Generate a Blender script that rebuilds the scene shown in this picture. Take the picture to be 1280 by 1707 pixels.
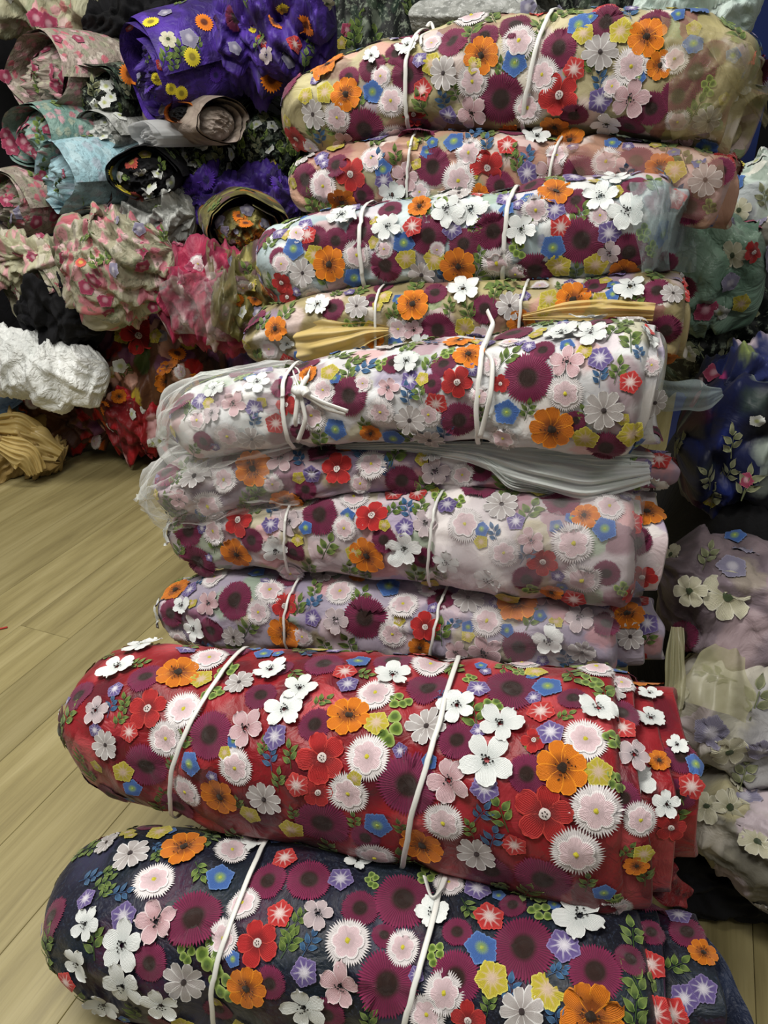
import bpy, math, random
import numpy as np
from mathutils import Vector
from mathutils.bvhtree import BVHTree

for o in list(bpy.data.objects): bpy.data.objects.remove(o)
S = bpy.context.scene
COL = S.collection

# ------------------------------------------------------------------ camera, light, exposure
W_, H_ = 1280.0, 1707.0
F, CX, CY = 1282.0, 640.0, 853.5
CAMH, PITCH = 1.1, math.radians(27.3)
cp, sp = math.cos(PITCH), math.sin(PITCH)
cam = bpy.data.cameras.new('camera'); cam_o = bpy.data.objects.new('camera', cam); COL.objects.link(cam_o)
cam.sensor_fit = 'VERTICAL'; cam.sensor_height = 24.0; cam.lens = F / H_ * 24.0
cam.clip_start = 0.02
cam_o.location = (0, 0, CAMH); cam_o.rotation_euler = (math.pi / 2 - PITCH, 0, 0)
S.camera = cam_o
S.view_settings.view_transform = 'Standard'; S.view_settings.look = 'None'
S.view_settings.gamma = 1.0; S.view_settings.use_curve_mapping = False
S.view_settings.exposure = 0.0
wd = bpy.data.worlds.new('room_ambient'); S.world = wd; wd.use_nodes = True
wd.node_tree.nodes['Background'].inputs[0].default_value = (1.0, 0.97, 0.92, 1)
wd.node_tree.nodes['Background'].inputs[1].default_value = 0.15
def area(name, loc, size, power, col, rot=(0, 0, 0)):
    l = bpy.data.lights.new(name, 'AREA'); l.shape = 'RECTANGLE'; l.size, l.size_y = size
    l.energy = power; l.color = col
    o = bpy.data.objects.new(name, l); COL.objects.link(o); o.location = loc; o.rotation_euler = rot
area('ceiling_light', (-0.9, 0.35, 2.7), (1.2, 0.35), 62, (1.0, 0.97, 0.90))
area('ceiling_light', (0.7, -0.6, 2.7), (1.2, 0.35), 20, (1.0, 0.97, 0.90))
area('ceiling_light', (-0.9, 1.7, 2.7), (1.2, 0.35), 38, (1.0, 0.97, 0.90))

CAM = np.array([0, 0, CAMH])
def unp(x, y, z):
    X = (x - CX) / F * z; Y = -(y - CY) / F * z
    return np.array([X, z * cp + Y * sp, CAMH - z * sp + Y * cp])
def zD(y, D):                      # view depth of a pixel row at horizontal distance D
    return D / (cp - (y - CY) / F * sp)
def depth(P): return (P[1]) * cp - (P[2] - CAMH) * sp

def lin(h):
    if isinstance(h, str):
        h = h.lstrip('#'); h = [int(h[i:i + 2], 16) / 255 for i in (0, 2, 4)]
    return tuple(c / 12.92 if c <= 0.04045 else ((c + 0.055) / 1.055) ** 2.4 for c in h)
def L(h): return np.array(lin(h))

# ------------------------------------------------------------------ materials
def nn(nt, t, **kw):
    n = nt.nodes.new(t)
    for k, v in kw.items(): setattr(n, k, v)
    return n
def base_mat(name):
    m = bpy.data.materials.new(name); m.use_nodes = True
    nt = m.node_tree; return m, nt, nt.nodes['Principled BSDF']
def math_node(nt, op, a, b=None):
    n = nn(nt, 'ShaderNodeMath', operation=op)
    for i, v in enumerate((a, b)):
        if v is None: continue
        if isinstance(v, (int, float)): n.inputs[i].default_value = v
        else: nt.links.new(v, n.inputs[i])
    return n.outputs[0]
def mixc(nt, f, a, b, blend='MIX'):
    n = nn(nt, 'ShaderNodeMix', data_type='RGBA', blend_type=blend)
    for i, v in ((0, f), (6, a), (7, b)):
        if isinstance(v, (int, float)): n.inputs[i].default_value = v
        elif isinstance(v, tuple): n.inputs[i].default_value = (*v[:3], 1)
        else: nt.links.new(v, n.inputs[i])
    return n.outputs[2]

def emb_mat():
    m, nt, p = base_mat('embroidery_thread')
    at = nn(nt, 'ShaderNodeAttribute', attribute_name='Col')
    uv = nn(nt, 'ShaderNodeUVMap', uv_map='UVMap')
    sx = nn(nt, 'ShaderNodeSeparateXYZ'); nt.links.new(uv.outputs[0], sx.inputs[0])
    no = nn(nt, 'ShaderNodeTexNoise'); no.inputs['Scale'].default_value = 40
    nt.links.new(uv.outputs[0], no.inputs['Vector'])
    a = math_node(nt, 'MULTIPLY', sx.outputs[0], 6.2832 * 60)
    b = math_node(nt, 'MULTIPLY', no.outputs[0], 5.0)
    s = math_node(nt, 'SINE', math_node(nt, 'ADD', a, b))
    f = math_node(nt, 'ADD', math_node(nt, 'MULTIPLY', s, 0.10), 0.92)
    oi = nn(nt, 'ShaderNodeObjectInfo')
    rnd = math_node(nt, 'ADD', math_node(nt, 'MULTIPLY', oi.outputs['Random'], 0.24), 0.84)
    f = math_node(nt, 'MULTIPLY', f, rnd)
    hs = nn(nt, 'ShaderNodeHueSaturation'); nt.links.new(at.outputs['Color'], hs.inputs['Color'])
    nt.links.new(f, hs.inputs['Value'])
    nt.links.new(hs.outputs[0], p.inputs['Base Color'])
    p.inputs['Roughness'].default_value = 0.62; p.inputs['Specular IOR Level'].default_value = 0.3
    p.inputs['Sheen Weight'].default_value = 0.12
    bp = nn(nt, 'ShaderNodeBump'); bp.inputs['Strength'].default_value = 0.5; bp.inputs['Distance'].default_value = 0.0008
    nt.links.new(s, bp.inputs['Height']); nt.links.new(bp.outputs[0], p.inputs['Normal'])
    return m
EMB = emb_mat()

def fabric(name, base, base2, pal=None, scale=17.0, amt=0.6, rough=0.55, fine=0.0, finecol='ffffff', bump=0.5, r0=0.30, r1=0.52, sheen=0.2, wr=30):
    """sheer cloth: mottled base colour, the flowers of the layers beneath as soft blotches"""
    m, nt, p = base_mat(name)
    uv = nn(nt, 'ShaderNodeUVMap', uv_map='UVMap')
    n1 = nn(nt, 'ShaderNodeTexNoise'); n1.inputs['Scale'].default_value = 9; n1.inputs['Detail'].default_value = 4
    nt.links.new(uv.outputs[0], n1.inputs['Vector'])
    mr = nn(nt, 'ShaderNodeMapRange'); mr.inputs[1].default_value = 0.38; mr.inputs[2].default_value = 0.64
    nt.links.new(n1.outputs[0], mr.inputs[0])
    c = mixc(nt, mr.outputs[0], lin(base), lin(base2))
    if pal:
        n2 = nn(nt, 'ShaderNodeTexNoise'); n2.inputs['Scale'].default_value = 60; n2.inputs['Detail'].default_value = 2
        nt.links.new(uv.outputs[0], n2.inputs['Vector'])
        off = nn(nt, 'ShaderNodeVectorMath', operation='MULTIPLY_ADD'); off.inputs[1].default_value = (.022, .022, 0)
        nt.links.new(n2.outputs['Color'], off.inputs[0]); nt.links.new(uv.outputs[0], off.inputs[2])
        vo = nn(nt, 'ShaderNodeTexVoronoi', voronoi_dimensions='2D'); vo.inputs['Scale'].default_value = scale
        nt.links.new(off.outputs[0], vo.inputs['Vector'])
        se = nn(nt, 'ShaderNodeSeparateColor'); nt.links.new(vo.outputs['Color'], se.inputs[0])
        cr = nn(nt, 'ShaderNodeValToRGB'); cr.color_ramp.interpolation = 'CONSTANT'
        els = cr.color_ramp.elements
        while len(els) < len(pal): els.new(0.5)
        for i, h in enumerate(pal):
            els[i].position = i / len(pal); els[i].color = (*lin(h), 1)
        nt.links.new(se.outputs[0], cr.inputs[0])
        m2 = nn(nt, 'ShaderNodeMapRange', interpolation_type='SMOOTHSTEP')
        m2.inputs[1].default_value = r0; m2.inputs[2].default_value = r1
        m2.inputs[3].default_value = amt; m2.inputs[4].default_value = 0
        nt.links.new(vo.outputs['Distance'], m2.inputs[0])
        c = mixc(nt, m2.outputs[0], c, cr.outputs[0])
    if fine > 0:                                   # tiny sprigs of stitching
        v2 = nn(nt, 'ShaderNodeTexNoise'); v2.inputs['Scale'].default_value = fine; v2.inputs['Detail'].default_value = 6; v2.inputs['Roughness'].default_value = .75
        nt.links.new(uv.outputs[0], v2.inputs['Vector'])
        m3 = nn(nt, 'ShaderNodeMapRange'); m3.inputs[1].default_value = .53; m3.inputs[2].default_value = .60
        m3.inputs[4].default_value = .75
        nt.links.new(v2.outputs[0], m3.inputs[0])
        c = mixc(nt, m3.outputs[0], c, lin(finecol))
    nt.links.new(c, p.inputs['Base Color'])
    p.inputs['Roughness'].default_value = rough; p.inputs['Sheen Weight'].default_value = sheen * .3
    p.inputs['Specular IOR Level'].default_value = 0.35
    w1 = nn(nt, 'ShaderNodeTexNoise'); w1.inputs['Scale'].default_value = wr; w1.inputs['Detail'].default_value = 5; w1.inputs['Distortion'].default_value = 1.2
    nt.links.new(uv.outputs[0], w1.inputs['Vector'])
    bp = nn(nt, 'ShaderNodeBump'); bp.inputs['Strength'].default_value = bump; bp.inputs['Distance'].default_value = 0.012
    nt.links.new(w1.outputs[0], bp.inputs['Height']); nt.links.new(bp.outputs[0], p.inputs['Normal'])
    return m

def tulle(name, col, alpha=0.35, edge=0.85, trl=.5):
    m = bpy.data.materials.new(name); m.use_nodes = True; nt = m.node_tree
    nt.nodes.clear()
    out = nn(nt, 'ShaderNodeOutputMaterial')
    tr = nn(nt, 'ShaderNodeBsdfTransparent')
    di = nn(nt, 'ShaderNodeBsdfDiffuse'); di.inputs[0].default_value = (*lin(col), 1)
    tl = nn(nt, 'ShaderNodeBsdfTranslucent'); tl.inputs[0].default_value = (*lin(col), 1)
    gl = nn(nt, 'ShaderNodeBsdfGlossy'); gl.inputs[0].default_value = (.9, .9, .9, 1); gl.inputs[1].default_value = .35
    a = nn(nt, 'ShaderNodeMixShader'); a.inputs[0].default_value = trl
    nt.links.new(di.outputs[0], a.inputs[1]); nt.links.new(tl.outputs[0], a.inputs[2])
    b = nn(nt, 'ShaderNodeMixShader'); b.inputs[0].default_value = .03
    nt.links.new(a.outputs[0], b.inputs[1]); nt.links.new(gl.outputs[0], b.inputs[2])
    lw = nn(nt, 'ShaderNodeLayerWeight'); lw.inputs[0].default_value = .35
    mr = nn(nt, 'ShaderNodeMapRange'); mr.inputs[3].default_value = alpha; mr.inputs[4].default_value = edge
    nt.links.new(lw.outputs['Facing'], mr.inputs[0])
    mx = nn(nt, 'ShaderNodeMixShader')
    nt.links.new(mr.outputs[0], mx.inputs[0]); nt.links.new(tr.outputs[0], mx.inputs[1]); nt.links.new(b.outputs[0], mx.inputs[2])
    nt.links.new(mx.outputs[0], out.inputs[0])
    return m

def plain(name, col, rough=.5, spec=.4):
    m, nt, p = base_mat(name); p.inputs['Base Color'].default_value = (*lin(col), 1)
    p.inputs['Roughness'].default_value = rough; p.inputs['Specular IOR Level'].default_value = spec
    no = nn(nt, 'ShaderNodeTexNoise'); no.inputs['Scale'].default_value = 60
    bp = nn(nt, 'ShaderNodeBump'); bp.inputs['Strength'].default_value = .2; bp.inputs['Distance'].default_value = .001
    nt.links.new(no.outputs[0], bp.inputs['Height']); nt.links.new(bp.outputs[0], p.inputs['Normal'])
    return m
TIE = plain('tie_string', 'd6d6d2', .35, .5)

def wood():
    m, nt, p = base_mat('oak_laminate')
    tc = nn(nt, 'ShaderNodeTexCoord'); oi = nn(nt, 'ShaderNodeObjectInfo')
    ad = nn(nt, 'ShaderNodeVectorMath', operation='MULTIPLY_ADD'); ad.inputs[1].default_value = (37, 53, 0)
    nt.links.new(oi.outputs['Random'], ad.inputs[0]); nt.links.new(tc.outputs['Object'], ad.inputs[2])
    mp = nn(nt, 'ShaderNodeMapping'); mp.inputs['Scale'].default_value = (14, 1.1, 1)
    nt.links.new(ad.outputs[0], mp.inputs[0])
    n1 = nn(nt, 'ShaderNodeTexNoise'); n1.inputs['Scale'].default_value = 1.6; n1.inputs['Detail'].default_value = 7; n1.inputs['Roughness'].default_value = .6; n1.inputs['Distortion'].default_value = .5
    nt.links.new(mp.outputs[0], n1.inputs['Vector'])
    cr = nn(nt, 'ShaderNodeValToRGB'); e = cr.color_ramp.elements
    e[0].position = .25; e[0].color = (*lin('6f6442'), 1); e[1].position = .72; e[1].color = (*lin('9f946c'), 1)
    k = e.new(.5); k.color = (*lin('8d8259'), 1)
    nt.links.new(n1.outputs[0], cr.inputs[0])
    mp2 = nn(nt, 'ShaderNodeMapping'); mp2.inputs['Scale'].default_value = (160, 4, 1); nt.links.new(ad.outputs[0], mp2.inputs[0])
    n2 = nn(nt, 'ShaderNodeTexNoise'); n2.inputs['Scale'].default_value = 1.5; n2.inputs['Detail'].default_value = 3
    nt.links.new(mp2.outputs[0], n2.inputs['Vector'])
    mr = nn(nt, 'ShaderNodeMapRange'); mr.inputs[1].default_value = .5; mr.inputs[2].default_value = .75; mr.inputs[4].default_value = .3
    nt.links.new(n2.outputs[0], mr.inputs[0])
    c = mixc(nt, mr.outputs[0], cr.outputs[0], lin('5f5436'))
    va = math_node(nt, 'ADD', math_node(nt, 'MULTIPLY', oi.outputs['Random'], .2), .9)
    hs = nn(nt, 'ShaderNodeHueSaturation'); nt.links.new(c, hs.inputs['Color']); nt.links.new(va, hs.inputs['Value'])
    nt.links.new(hs.outputs[0], p.inputs['Base Color'])
    p.inputs['Roughness'].default_value = .42
    bp = nn(nt, 'ShaderNodeBump'); bp.inputs['Strength'].default_value = .15; bp.inputs['Distance'].default_value = .001
    nt.links.new(n2.outputs[0], bp.inputs['Height']); nt.links.new(bp.outputs[0], p.inputs['Normal'])
    return m

# ------------------------------------------------------------------ object helpers
def link(name, me, parent=None, mat=None):
    o = bpy.data.objects.new(name, me); COL.objects.link(o)
    if mat: me.materials.append(mat)
    if parent: o.parent = parent
    return o
def mesh(name, V, faces, parent=None, mat=None, uv=None, col=None, org=(0, 0, 0), smooth=True):
    me = bpy.data.meshes.new(name)
    V = np.asarray(V, float) - np.asarray(org, float)
    me.from_pydata(V.tolist(), [], faces)
    if smooth: me.polygons.foreach_set('use_smooth', [True] * len(me.polygons))
    if uv is not None:
        li = np.empty(len(me.loops), np.int32); me.loops.foreach_get('vertex_index', li)
        ul = me.uv_layers.new(name='UVMap'); ul.data.foreach_set('uv', np.asarray(uv, np.float32)[li].ravel())
    if col is not None:
        ca = me.color_attributes.new('Col', 'FLOAT_COLOR', 'POINT')
        c4 = np.ones((len(V), 4), np.float32); c4[:, :3] = col; ca.data.foreach_set('color', c4.ravel())
    me.update()
    return link(name, me, parent, mat)
def root(name, label, cat, loc, group=None):
    o = bpy.data.objects.new(name, None); COL.objects.link(o); o.location = loc; o.empty_display_size = .05
    o['label'] = label; o['category'] = cat
    if group: o['group'] = group
    return o
def grid_faces(nu, nt, wrap):
    f = []
    for i in range(nu - 1):
        for j in range(nt if wrap else nt - 1):
            k = (j + 1) % nt
            f.append((i * nt + j, i * nt + k, (i + 1) * nt + k, (i + 1) * nt + j))
    return f

# ------------------------------------------------------------------ flower patterns (unit radius, flat)
rg = np.random.RandomState(5)
def polar(M, rings, R, h, c):
    """rings: fractions; R(phi)->radius; h(t)->height; c(t,phi,i)->colour"""
    V = [(0, 0)]; Hh = [h(0.)]; C = [c(0., 0., 0)]; U = [(0, 0)]; fs = []
    ph = np.arange(M) * 2 * math.pi / M
    Rr = [R(p, i) for i, p in enumerate(ph)]
    for k, t in enumerate(rings):
        for i, p in enumerate(ph):
            r = Rr[i] * t if t > .6 else t * (sum(Rr) / M)
            V.append((r * math.cos(p), r * math.sin(p))); Hh.append(h(t)); C.append(c(t, p, i)); U.append((i / M, t))
    for i in range(M):
        fs.append((0, 1 + i, 1 + (i + 1) % M))
    for k in range(len(rings) - 1):
        a, b = 1 + k * M, 1 + (k + 1) * M
        for i in range(M):
            j = (i + 1) % M; fs.append((a + i, b + i, b + j, a + j))
    return np.array(V), np.array(Hh), fs, np.array(U), np.array(C)
def merge(parts):
    V, Hh, U, C, fs = [], [], [], [], []; n = 0
    for v, h, f, u, c in parts:
        V.append(v); Hh.append(h); U.append(u); C.append(c); fs += [tuple(i + n for i in q) for q in f]; n += len(v)
    return np.vstack(V), np.hstack(Hh), fs, np.vstack(U), np.vstack(C)
def petal(ang, r0, ln, wd, peak, lift, curl, cin, cmid, crim, point=0., rim=.82, cup=0., sharp=False):
    T = [0, .25, .5, .72, .9, 1.0]; Wk = [-1, -rim, -.35, .35, rim, 1]
    V, Hh, U, C = [], [], [], []
    ca, sa = math.cos(ang), math.sin(ang)
    for t in T:
        if t < peak: hw = .18 + .82 * math.sin(t / peak * math.pi / 2) ** .8
        elif sharp: hw = (1 - (t - peak) / (1 - peak) * .97) ** .8
        else: hw = math.sqrt(max(0, 1 - ((t - peak) / (1 - peak) * (.93 + .06 * point)) ** 2))
        for w in Wk:
            r = r0 + ln * t + (point * .12 * (1 - abs(w)) if t > .95 else 0) - (.05 * abs(w) if t > .95 else 0)
            y = hw * wd * w
            V.append((r * ca - y * sa, r * sa + y * ca))
            Hh.append(lift * (t ** 1.4) + curl * t * w * w + cup * w * abs(w) * t)
            e = abs(w) > .95 or t > .95
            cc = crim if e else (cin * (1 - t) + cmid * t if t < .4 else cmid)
            C.append(cc); U.append((w * .11 + ang, t))
    n = len(Wk); fs = []
    for i in range(len(T) - 1):
        for j in range(n - 1):
            fs.append((i * n + j, (i + 1) * n + j, (i + 1) * n + j + 1, i * n + j + 1))
    return np.array(V), np.array(Hh), fs, np.array(U), np.array(C)
def disc(r, col, h, M=10, jag=.12, col2=None):
    col2 = col if col2 is None else col2
    rr = [1 + jag * rg.uniform(-1, 1) for _ in range(M)]
    return polar(M, [.5, 1], lambda p, i: r * rr[i], lambda t: h * (1 - .5 * t * t), lambda t, p, i: col * (1 - t) + col2 * t)

LIFT = {}
def make_kind(k, v):
    R = random.Random(ord(k) * 31 + v); u = R.uniform
    if k in 'Boyke':    # fringed flower
        A = {'B': ('7c1c48', '551032', '2b1510'), 'o': ('f08a10', 'd86a08', '6a2a08'), 'y': ('f0e23a', 'd8c020', '9a8a20'), 'k': ('f07a68', 'd85048', 'e8c060'), 'e': ('5a2ab0', '3c1a86', '241060')}[k]
        a, b, cc = map(L, A); M = 116 if k == 'B' else 44
        ln = [(1.0 if i % 2 == 0 else .86 if k == 'B' else .8) * u(.93, 1.03) for i in range(M)]
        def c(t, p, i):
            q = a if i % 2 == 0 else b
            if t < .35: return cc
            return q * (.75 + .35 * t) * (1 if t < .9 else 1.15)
        pet = polar(M, [.33, .5, .78, 1], lambda p, i: ln[i], lambda t: .02 + .05 * math.sin(t * 3), c)
        cen = disc(.40 if k == 'B' else .25, cc * 1.1, .06, 16, .2, cc * .75) if k in 'Bo' else disc(.2, cc, .06, 8)
        return [('', pet), ('flower_centre', cen)]
    if k == 'P':
        w, pk, yl = L('efe9ea'), L('e7ccd2'), L('e2d63a'); M = 104
        ln = [(1.0 if i % 2 == 0 else .80) * u(.93, 1.03) for i in range(M)]
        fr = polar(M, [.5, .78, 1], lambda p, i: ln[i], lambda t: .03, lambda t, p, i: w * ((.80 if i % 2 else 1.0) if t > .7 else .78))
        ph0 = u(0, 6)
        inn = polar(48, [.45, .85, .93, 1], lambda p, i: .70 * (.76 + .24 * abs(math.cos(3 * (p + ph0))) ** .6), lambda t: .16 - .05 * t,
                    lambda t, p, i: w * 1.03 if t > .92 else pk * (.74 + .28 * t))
        return [('', fr), ('inner_petals', inn), ('flower_centre', disc(.13, yl, .24, 8, .2, yl * .8))]
    if k in 'WK':
        if k == 'W': ci, cm, cr = L('d8dedd'), L('e9edec'), L('fbfdfc')
        else: ci, cm, cr = L('b98f94'), L('cfadb3'), L('f5e6e8')
        if v % 3 == 2 and k == 'K': cm, ci = L('c2b2b6'), L('a89ca2')
        ps = []; a0 = u(0, 6.3)
        for i in range(5):
            lf = u(.10, .38) if k == 'W' else u(.05, .18)
            ps.append(petal(a0 + i * 2 * math.pi / 5 + u(-.14, .14), .10, u(.70, .94), u(.32, .39), u(.55, .68), lf, u(-.05, .12), ci, cm, cr, point=u(0, 1.0), cup=u(-.08, .08)))
        st = []
        for i in range(9):
            a = i * 2.4 + u(-.2, .2); r1 = u(.06, .24)
            d = disc(.045, L('17191b'), .0, 6, .1); st.append((d[0] + np.array([r1 * math.cos(a), r1 * math.sin(a)]), d[1] + u(.16, .24), d[2], d[3], d[4]))
        return [('', merge(ps)), ('stamens', merge(st))]
    if k == 'O':
        ci, cm, cr = L('7a3806'), L('d47406'), L('ffa01c')
        ps = [petal(i * 2 * math.pi / 8 + u(-.06, .06), .1, u(.82, .92), .305, .72, u(.02, .1), .02, ci, cm, cr, rim=.78) for i in range(8)]
        sp_ = [disc(.17, L('2c1d10'), .16, 12, .25)]
        for i in range(14):
            a, r1 = u(0, 6.3), u(.24, .5); d = disc(.032, L('3a1e08'), .0, 5, .1)
            sp_.append((d[0] + np.array([r1 * math.cos(a), r1 * math.sin(a)]), d[1] + .13, d[2], d[3], d[4]))
        return [('', merge(ps)), ('flower_centre', merge(sp_))]
    if k in 'Dc':
        ci, cm, cr = (L('a8a09e'), L('bcb6b5'), L('fbfafa')) if k == 'D' else (L('b9b596'), L('d6d2b8'), L('efecd8'))
        n = 9 if k == 'D' else 6
        ps = [petal(i * 2 * math.pi / n + u(-.07, .07), .12, u(.76, .92), 2.12 / n, .74, u(.02, .1), .02, ci, cm, cr, rim=.72) for i in range(n)]
        return [('', merge(ps)), ('flower_centre', disc(.13 if k == 'D' else .2, L('3b2f30') if k == 'D' else L('3c4a2c'), .14, 8, .1))]
    if k == 'R':
        ci, cm, cr = L('7a1014'), L('b02022'), L('e04a40')
        ps = [petal(i * 2 * math.pi / 5 + u(-.1, .1), .1, u(.8, .92), u(.37, .42), .62, u(.03, .1), .02, ci, cm, cr, point=.3) for i in range(5)]
        st = [disc(.19, L('e9dcd8'), .12, 12, .08)]
        for i in range(5):
            a = i * 1.256; d = disc(.03, L('34201f'), 0, 5, .1)
            st.append((d[0] + .08 * np.array([math.cos(a), math.sin(a)]), d[1] + .16, d[2], d[3], d[4]))
        return [('', merge(ps)), ('flower_centre', merge(st))]
    if k in 'bYVrmwu':
        A = {'b': ('3f66aa', '6b90cc', '8faf5a'), 'Y': ('b9aa34', 'dcd468', 'dcc0ae'), 'V': ('65558f', '9485b6', 'eeeaf4'), 'r': ('b82a2a', 'd84a44', 'f4e4e0'),
             'm': ('9c3556', 'c06a84', 'd8a8b4'), 'w': ('d8dcd8', 'f4f6f2', 'b8c070'), 'u': ('8a86a0', 'a8a4bc', 'd0ccd8')}[k]
        a, b, cc = map(L, A); M = 40
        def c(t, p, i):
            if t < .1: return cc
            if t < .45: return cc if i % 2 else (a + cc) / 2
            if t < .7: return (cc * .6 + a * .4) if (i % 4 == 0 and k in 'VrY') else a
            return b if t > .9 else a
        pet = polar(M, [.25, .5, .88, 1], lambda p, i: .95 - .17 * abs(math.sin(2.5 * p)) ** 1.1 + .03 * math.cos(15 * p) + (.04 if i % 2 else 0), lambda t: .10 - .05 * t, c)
        out = [('', pet)]
        if k == 'b': out.append(('flower_centre', disc(.13, L('b8c85a'), .15, 8, .2)))
        return out
    if k in 'GLt':
        d, l_ = (L('2e4a1a'), L('86a04c')) if k == 'G' else ((L('22456e'), L('4f7fae')) if k == 'L' else (L('6d7450'), L('a9ad86')))
        ps = []; n = 5
        for i in range(n):
            t = -.55 + i * .28; sgn = 1 if i % 2 else -1
            a = math.pi / 2 - sgn * u(.7, 1.0) if i < n - 1 else math.pi / 2 + u(-.2, .2)
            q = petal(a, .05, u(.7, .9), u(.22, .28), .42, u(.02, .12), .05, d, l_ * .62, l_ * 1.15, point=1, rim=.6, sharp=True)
            ps.append((q[0] + np.array([0.06 * sgn, t]), q[1], q[2], q[3], q[4]))
        V = np.array([(-.03, -1), (.03, -1), (.03, .55), (-.03, .55)])
        V = np.vstack([V, [(-.03, -.3), (.03, -.3)]])
        ps.append((V, np.full(6, .03), [(0, 1, 5, 4), (4, 5, 2, 3)], np.zeros((6, 2)), np.tile(d, (6, 1))))
        return [('', merge(ps))]
    if k == 'C':
        ps = []
        for (x, y) in ((0, .62), (-.42, .15), (.36, .22), (-.1, -.35), (.42, -.5)):
            q = polar(18, [.4, .75, 1], lambda p, i: .34 * (.85 + .2 * abs(math.cos(1.5 * p + x))), lambda t: .14 - .1 * t, lambda t, p, i: L('4f6a24') if t < .5 else (L('86a044') if t < .9 else L('b4c878')))
            ps.append((q[0] + np.array([x, y]) + np.array([u(-.08, .08), u(-.08, .08)]), q[1], q[2], q[3], q[4]))
        return [('', merge(ps))]
    raise ValueError(k)
NAMES = dict(B='burgundy_flower', P='pink_daisy', W='white_poppy', K='pink_poppy', O='orange_flower', D='white_daisy', R='red_flower', b='blue_flower', Y='yellow_flower',
             V='violet_flower', r='red_star_flower', G='leaf_sprig', L='blue_sprig', C='clover_sprig', o='orange_gerbera', y='yellow_gerbera', k='coral_gerbera', e='purple_gerbera',
             m='pink_rose', w='small_white_flower', c='cream_flower', u='lilac_flower', t='olive_sprig')
OFF = dict(B=.0010, G=.0013, L=.0014, C=.0016, R=.0018, r=.0020, V=.0021, Y=.0023, b=.0022, O=.0024, D=.0026, P=.0022, K=.0030, W=.0038)
CACHE = {}
def kind(k, v):
    v = v % 4
    if (k, v) not in CACHE: CACHE[(k, v)] = make_kind(k, v)
    return CACHE[(k, v)]

class Skin:
    """all surfaces of one bundle, as a ray target that flowers are stitched onto"""
    def __init__(s): s.V = []; s.F = []; s.bvh = None; s.n = 0
    def add(s, V, F):
        s.V += [Vector(p) for p in np.asarray(V).tolist()]; s.F += [tuple(i + s.n for i in f) for f in F]; s.n = len(s.V); s.bvh = None
    def tree(s):
        if s.bvh is None: s.bvh = BVHTree.FromPolygons(s.V, s.F)
        return s.bvh

FR = random.Random(11)
def stitch(rt, org, skin, k, A, n, r, off_extra=0.0, ang=None, label=None):
    bv = skin.tree()
    A = Vector(A); n = Vector(n).normalized()
    up = Vector((0, 0, 1)); e2 = up - n * up.dot(n)
    if e2.length < .1: e2 = Vector((0, 1, 0)) - n * n.y
    e2.normalize(); e1 = e2.cross(n)
    if ang is None: ang = FR.uniform(-.5, .5) if k in 'GLCt' else FR.uniform(0, 6.283)
    ca, sa = math.cos(ang), math.sin(ang)
    off = OFF.get(k, .002) + off_extra + FR.uniform(0, .0008)
    par = None; Rup = max(1.2 * r, .02)
    for nm, (V, Hh, fs, U, C) in kind(k, FR.randrange(4)):
        out = []
        for (x, y), h in zip(V.tolist(), Hh.tolist()):
            x2, y2 = (x * ca - y * sa) * r, (x * sa + y * ca) * r
            q = A + e1 * x2 + e2 * y2
            hit, hn, _, d = bv.ray_cast(q + n * Rup, -n, Rup + .75 * r)
            if hit is not None and abs(d - Rup) < .22 * r + (x2 * x2 + y2 * y2) / .16:
                if hn.dot(n) < 0: hn = -hn
                pt = hit + (hn * .4 + n * .6) * (off + h * r * .55)
            else:
                pt = q + n * (off + h * r * .55) - n * (.25 * (x2 * x2 + y2 * y2) / r)
            out.append((pt.x, pt.y, pt.z))
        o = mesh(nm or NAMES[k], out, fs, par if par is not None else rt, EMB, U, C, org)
        if par is None: par = o
    return par

def ray(x, y):
    p = unp(x, y, 1.0) - CAM; return Vector(p / np.linalg.norm(p))
def flowers(rt, org, skin, spec, scale=1.13):
    """spec tokens: kind letter + x,y,diameter (in photo pixels)"""
    bv = skin.tree(); placed = []
    ctr = None
    for tok in spec.split():
        k = tok[0]; x, y, s = map(float, tok[1:].split(','))
        hit = None
        for (dx, dy) in ((0, 0), (0, 8), (0, -8), (-10, 0), (0, 16), (0, -16), (-22, 0), (10, 0), (0, 26), (0, -26)):
            h, n, _, d = bv.ray_cast(Vector(CAM), ray(x + dx, y + dy))
            if h is not None: hit = (h, n); break
        if hit is None: continue
        h, n = hit
        if n.dot(ray(x, y)) > 0: n = -n
        r = s / 2 * depth(h) / F * scale
        placed.append((h, r))
        stitch(rt, org, skin, k, h, n, r)
    return placed
def fill(rt, org, skin, placed, P, N, num, kinds, rs, seed, facing=None, dens=.95):
    """extra flowers on the sides the list leaves bare"""
    R = random.Random(seed); nu, nt = P.shape[:2]; cnt = 0
    pl = list(placed)
    for _ in range(num * 14):
        if cnt >= num: break
        i, j = R.randrange(3, nu - 2), R.randrange(nt)
        p, n = Vector(P[i, j]), Vector(N[i, j])
        if n.z < -.55: continue
        k = R.choice(kinds); r = rs.get(k, rs['*']) * R.uniform(.85, 1.15)
        if any((p - q).length < dens * (r + q_r) for q, q_r in pl): continue
        pl.append((p, r)); stitch(rt, org, skin, k, p, n, r); cnt += 1
    return pl

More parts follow.
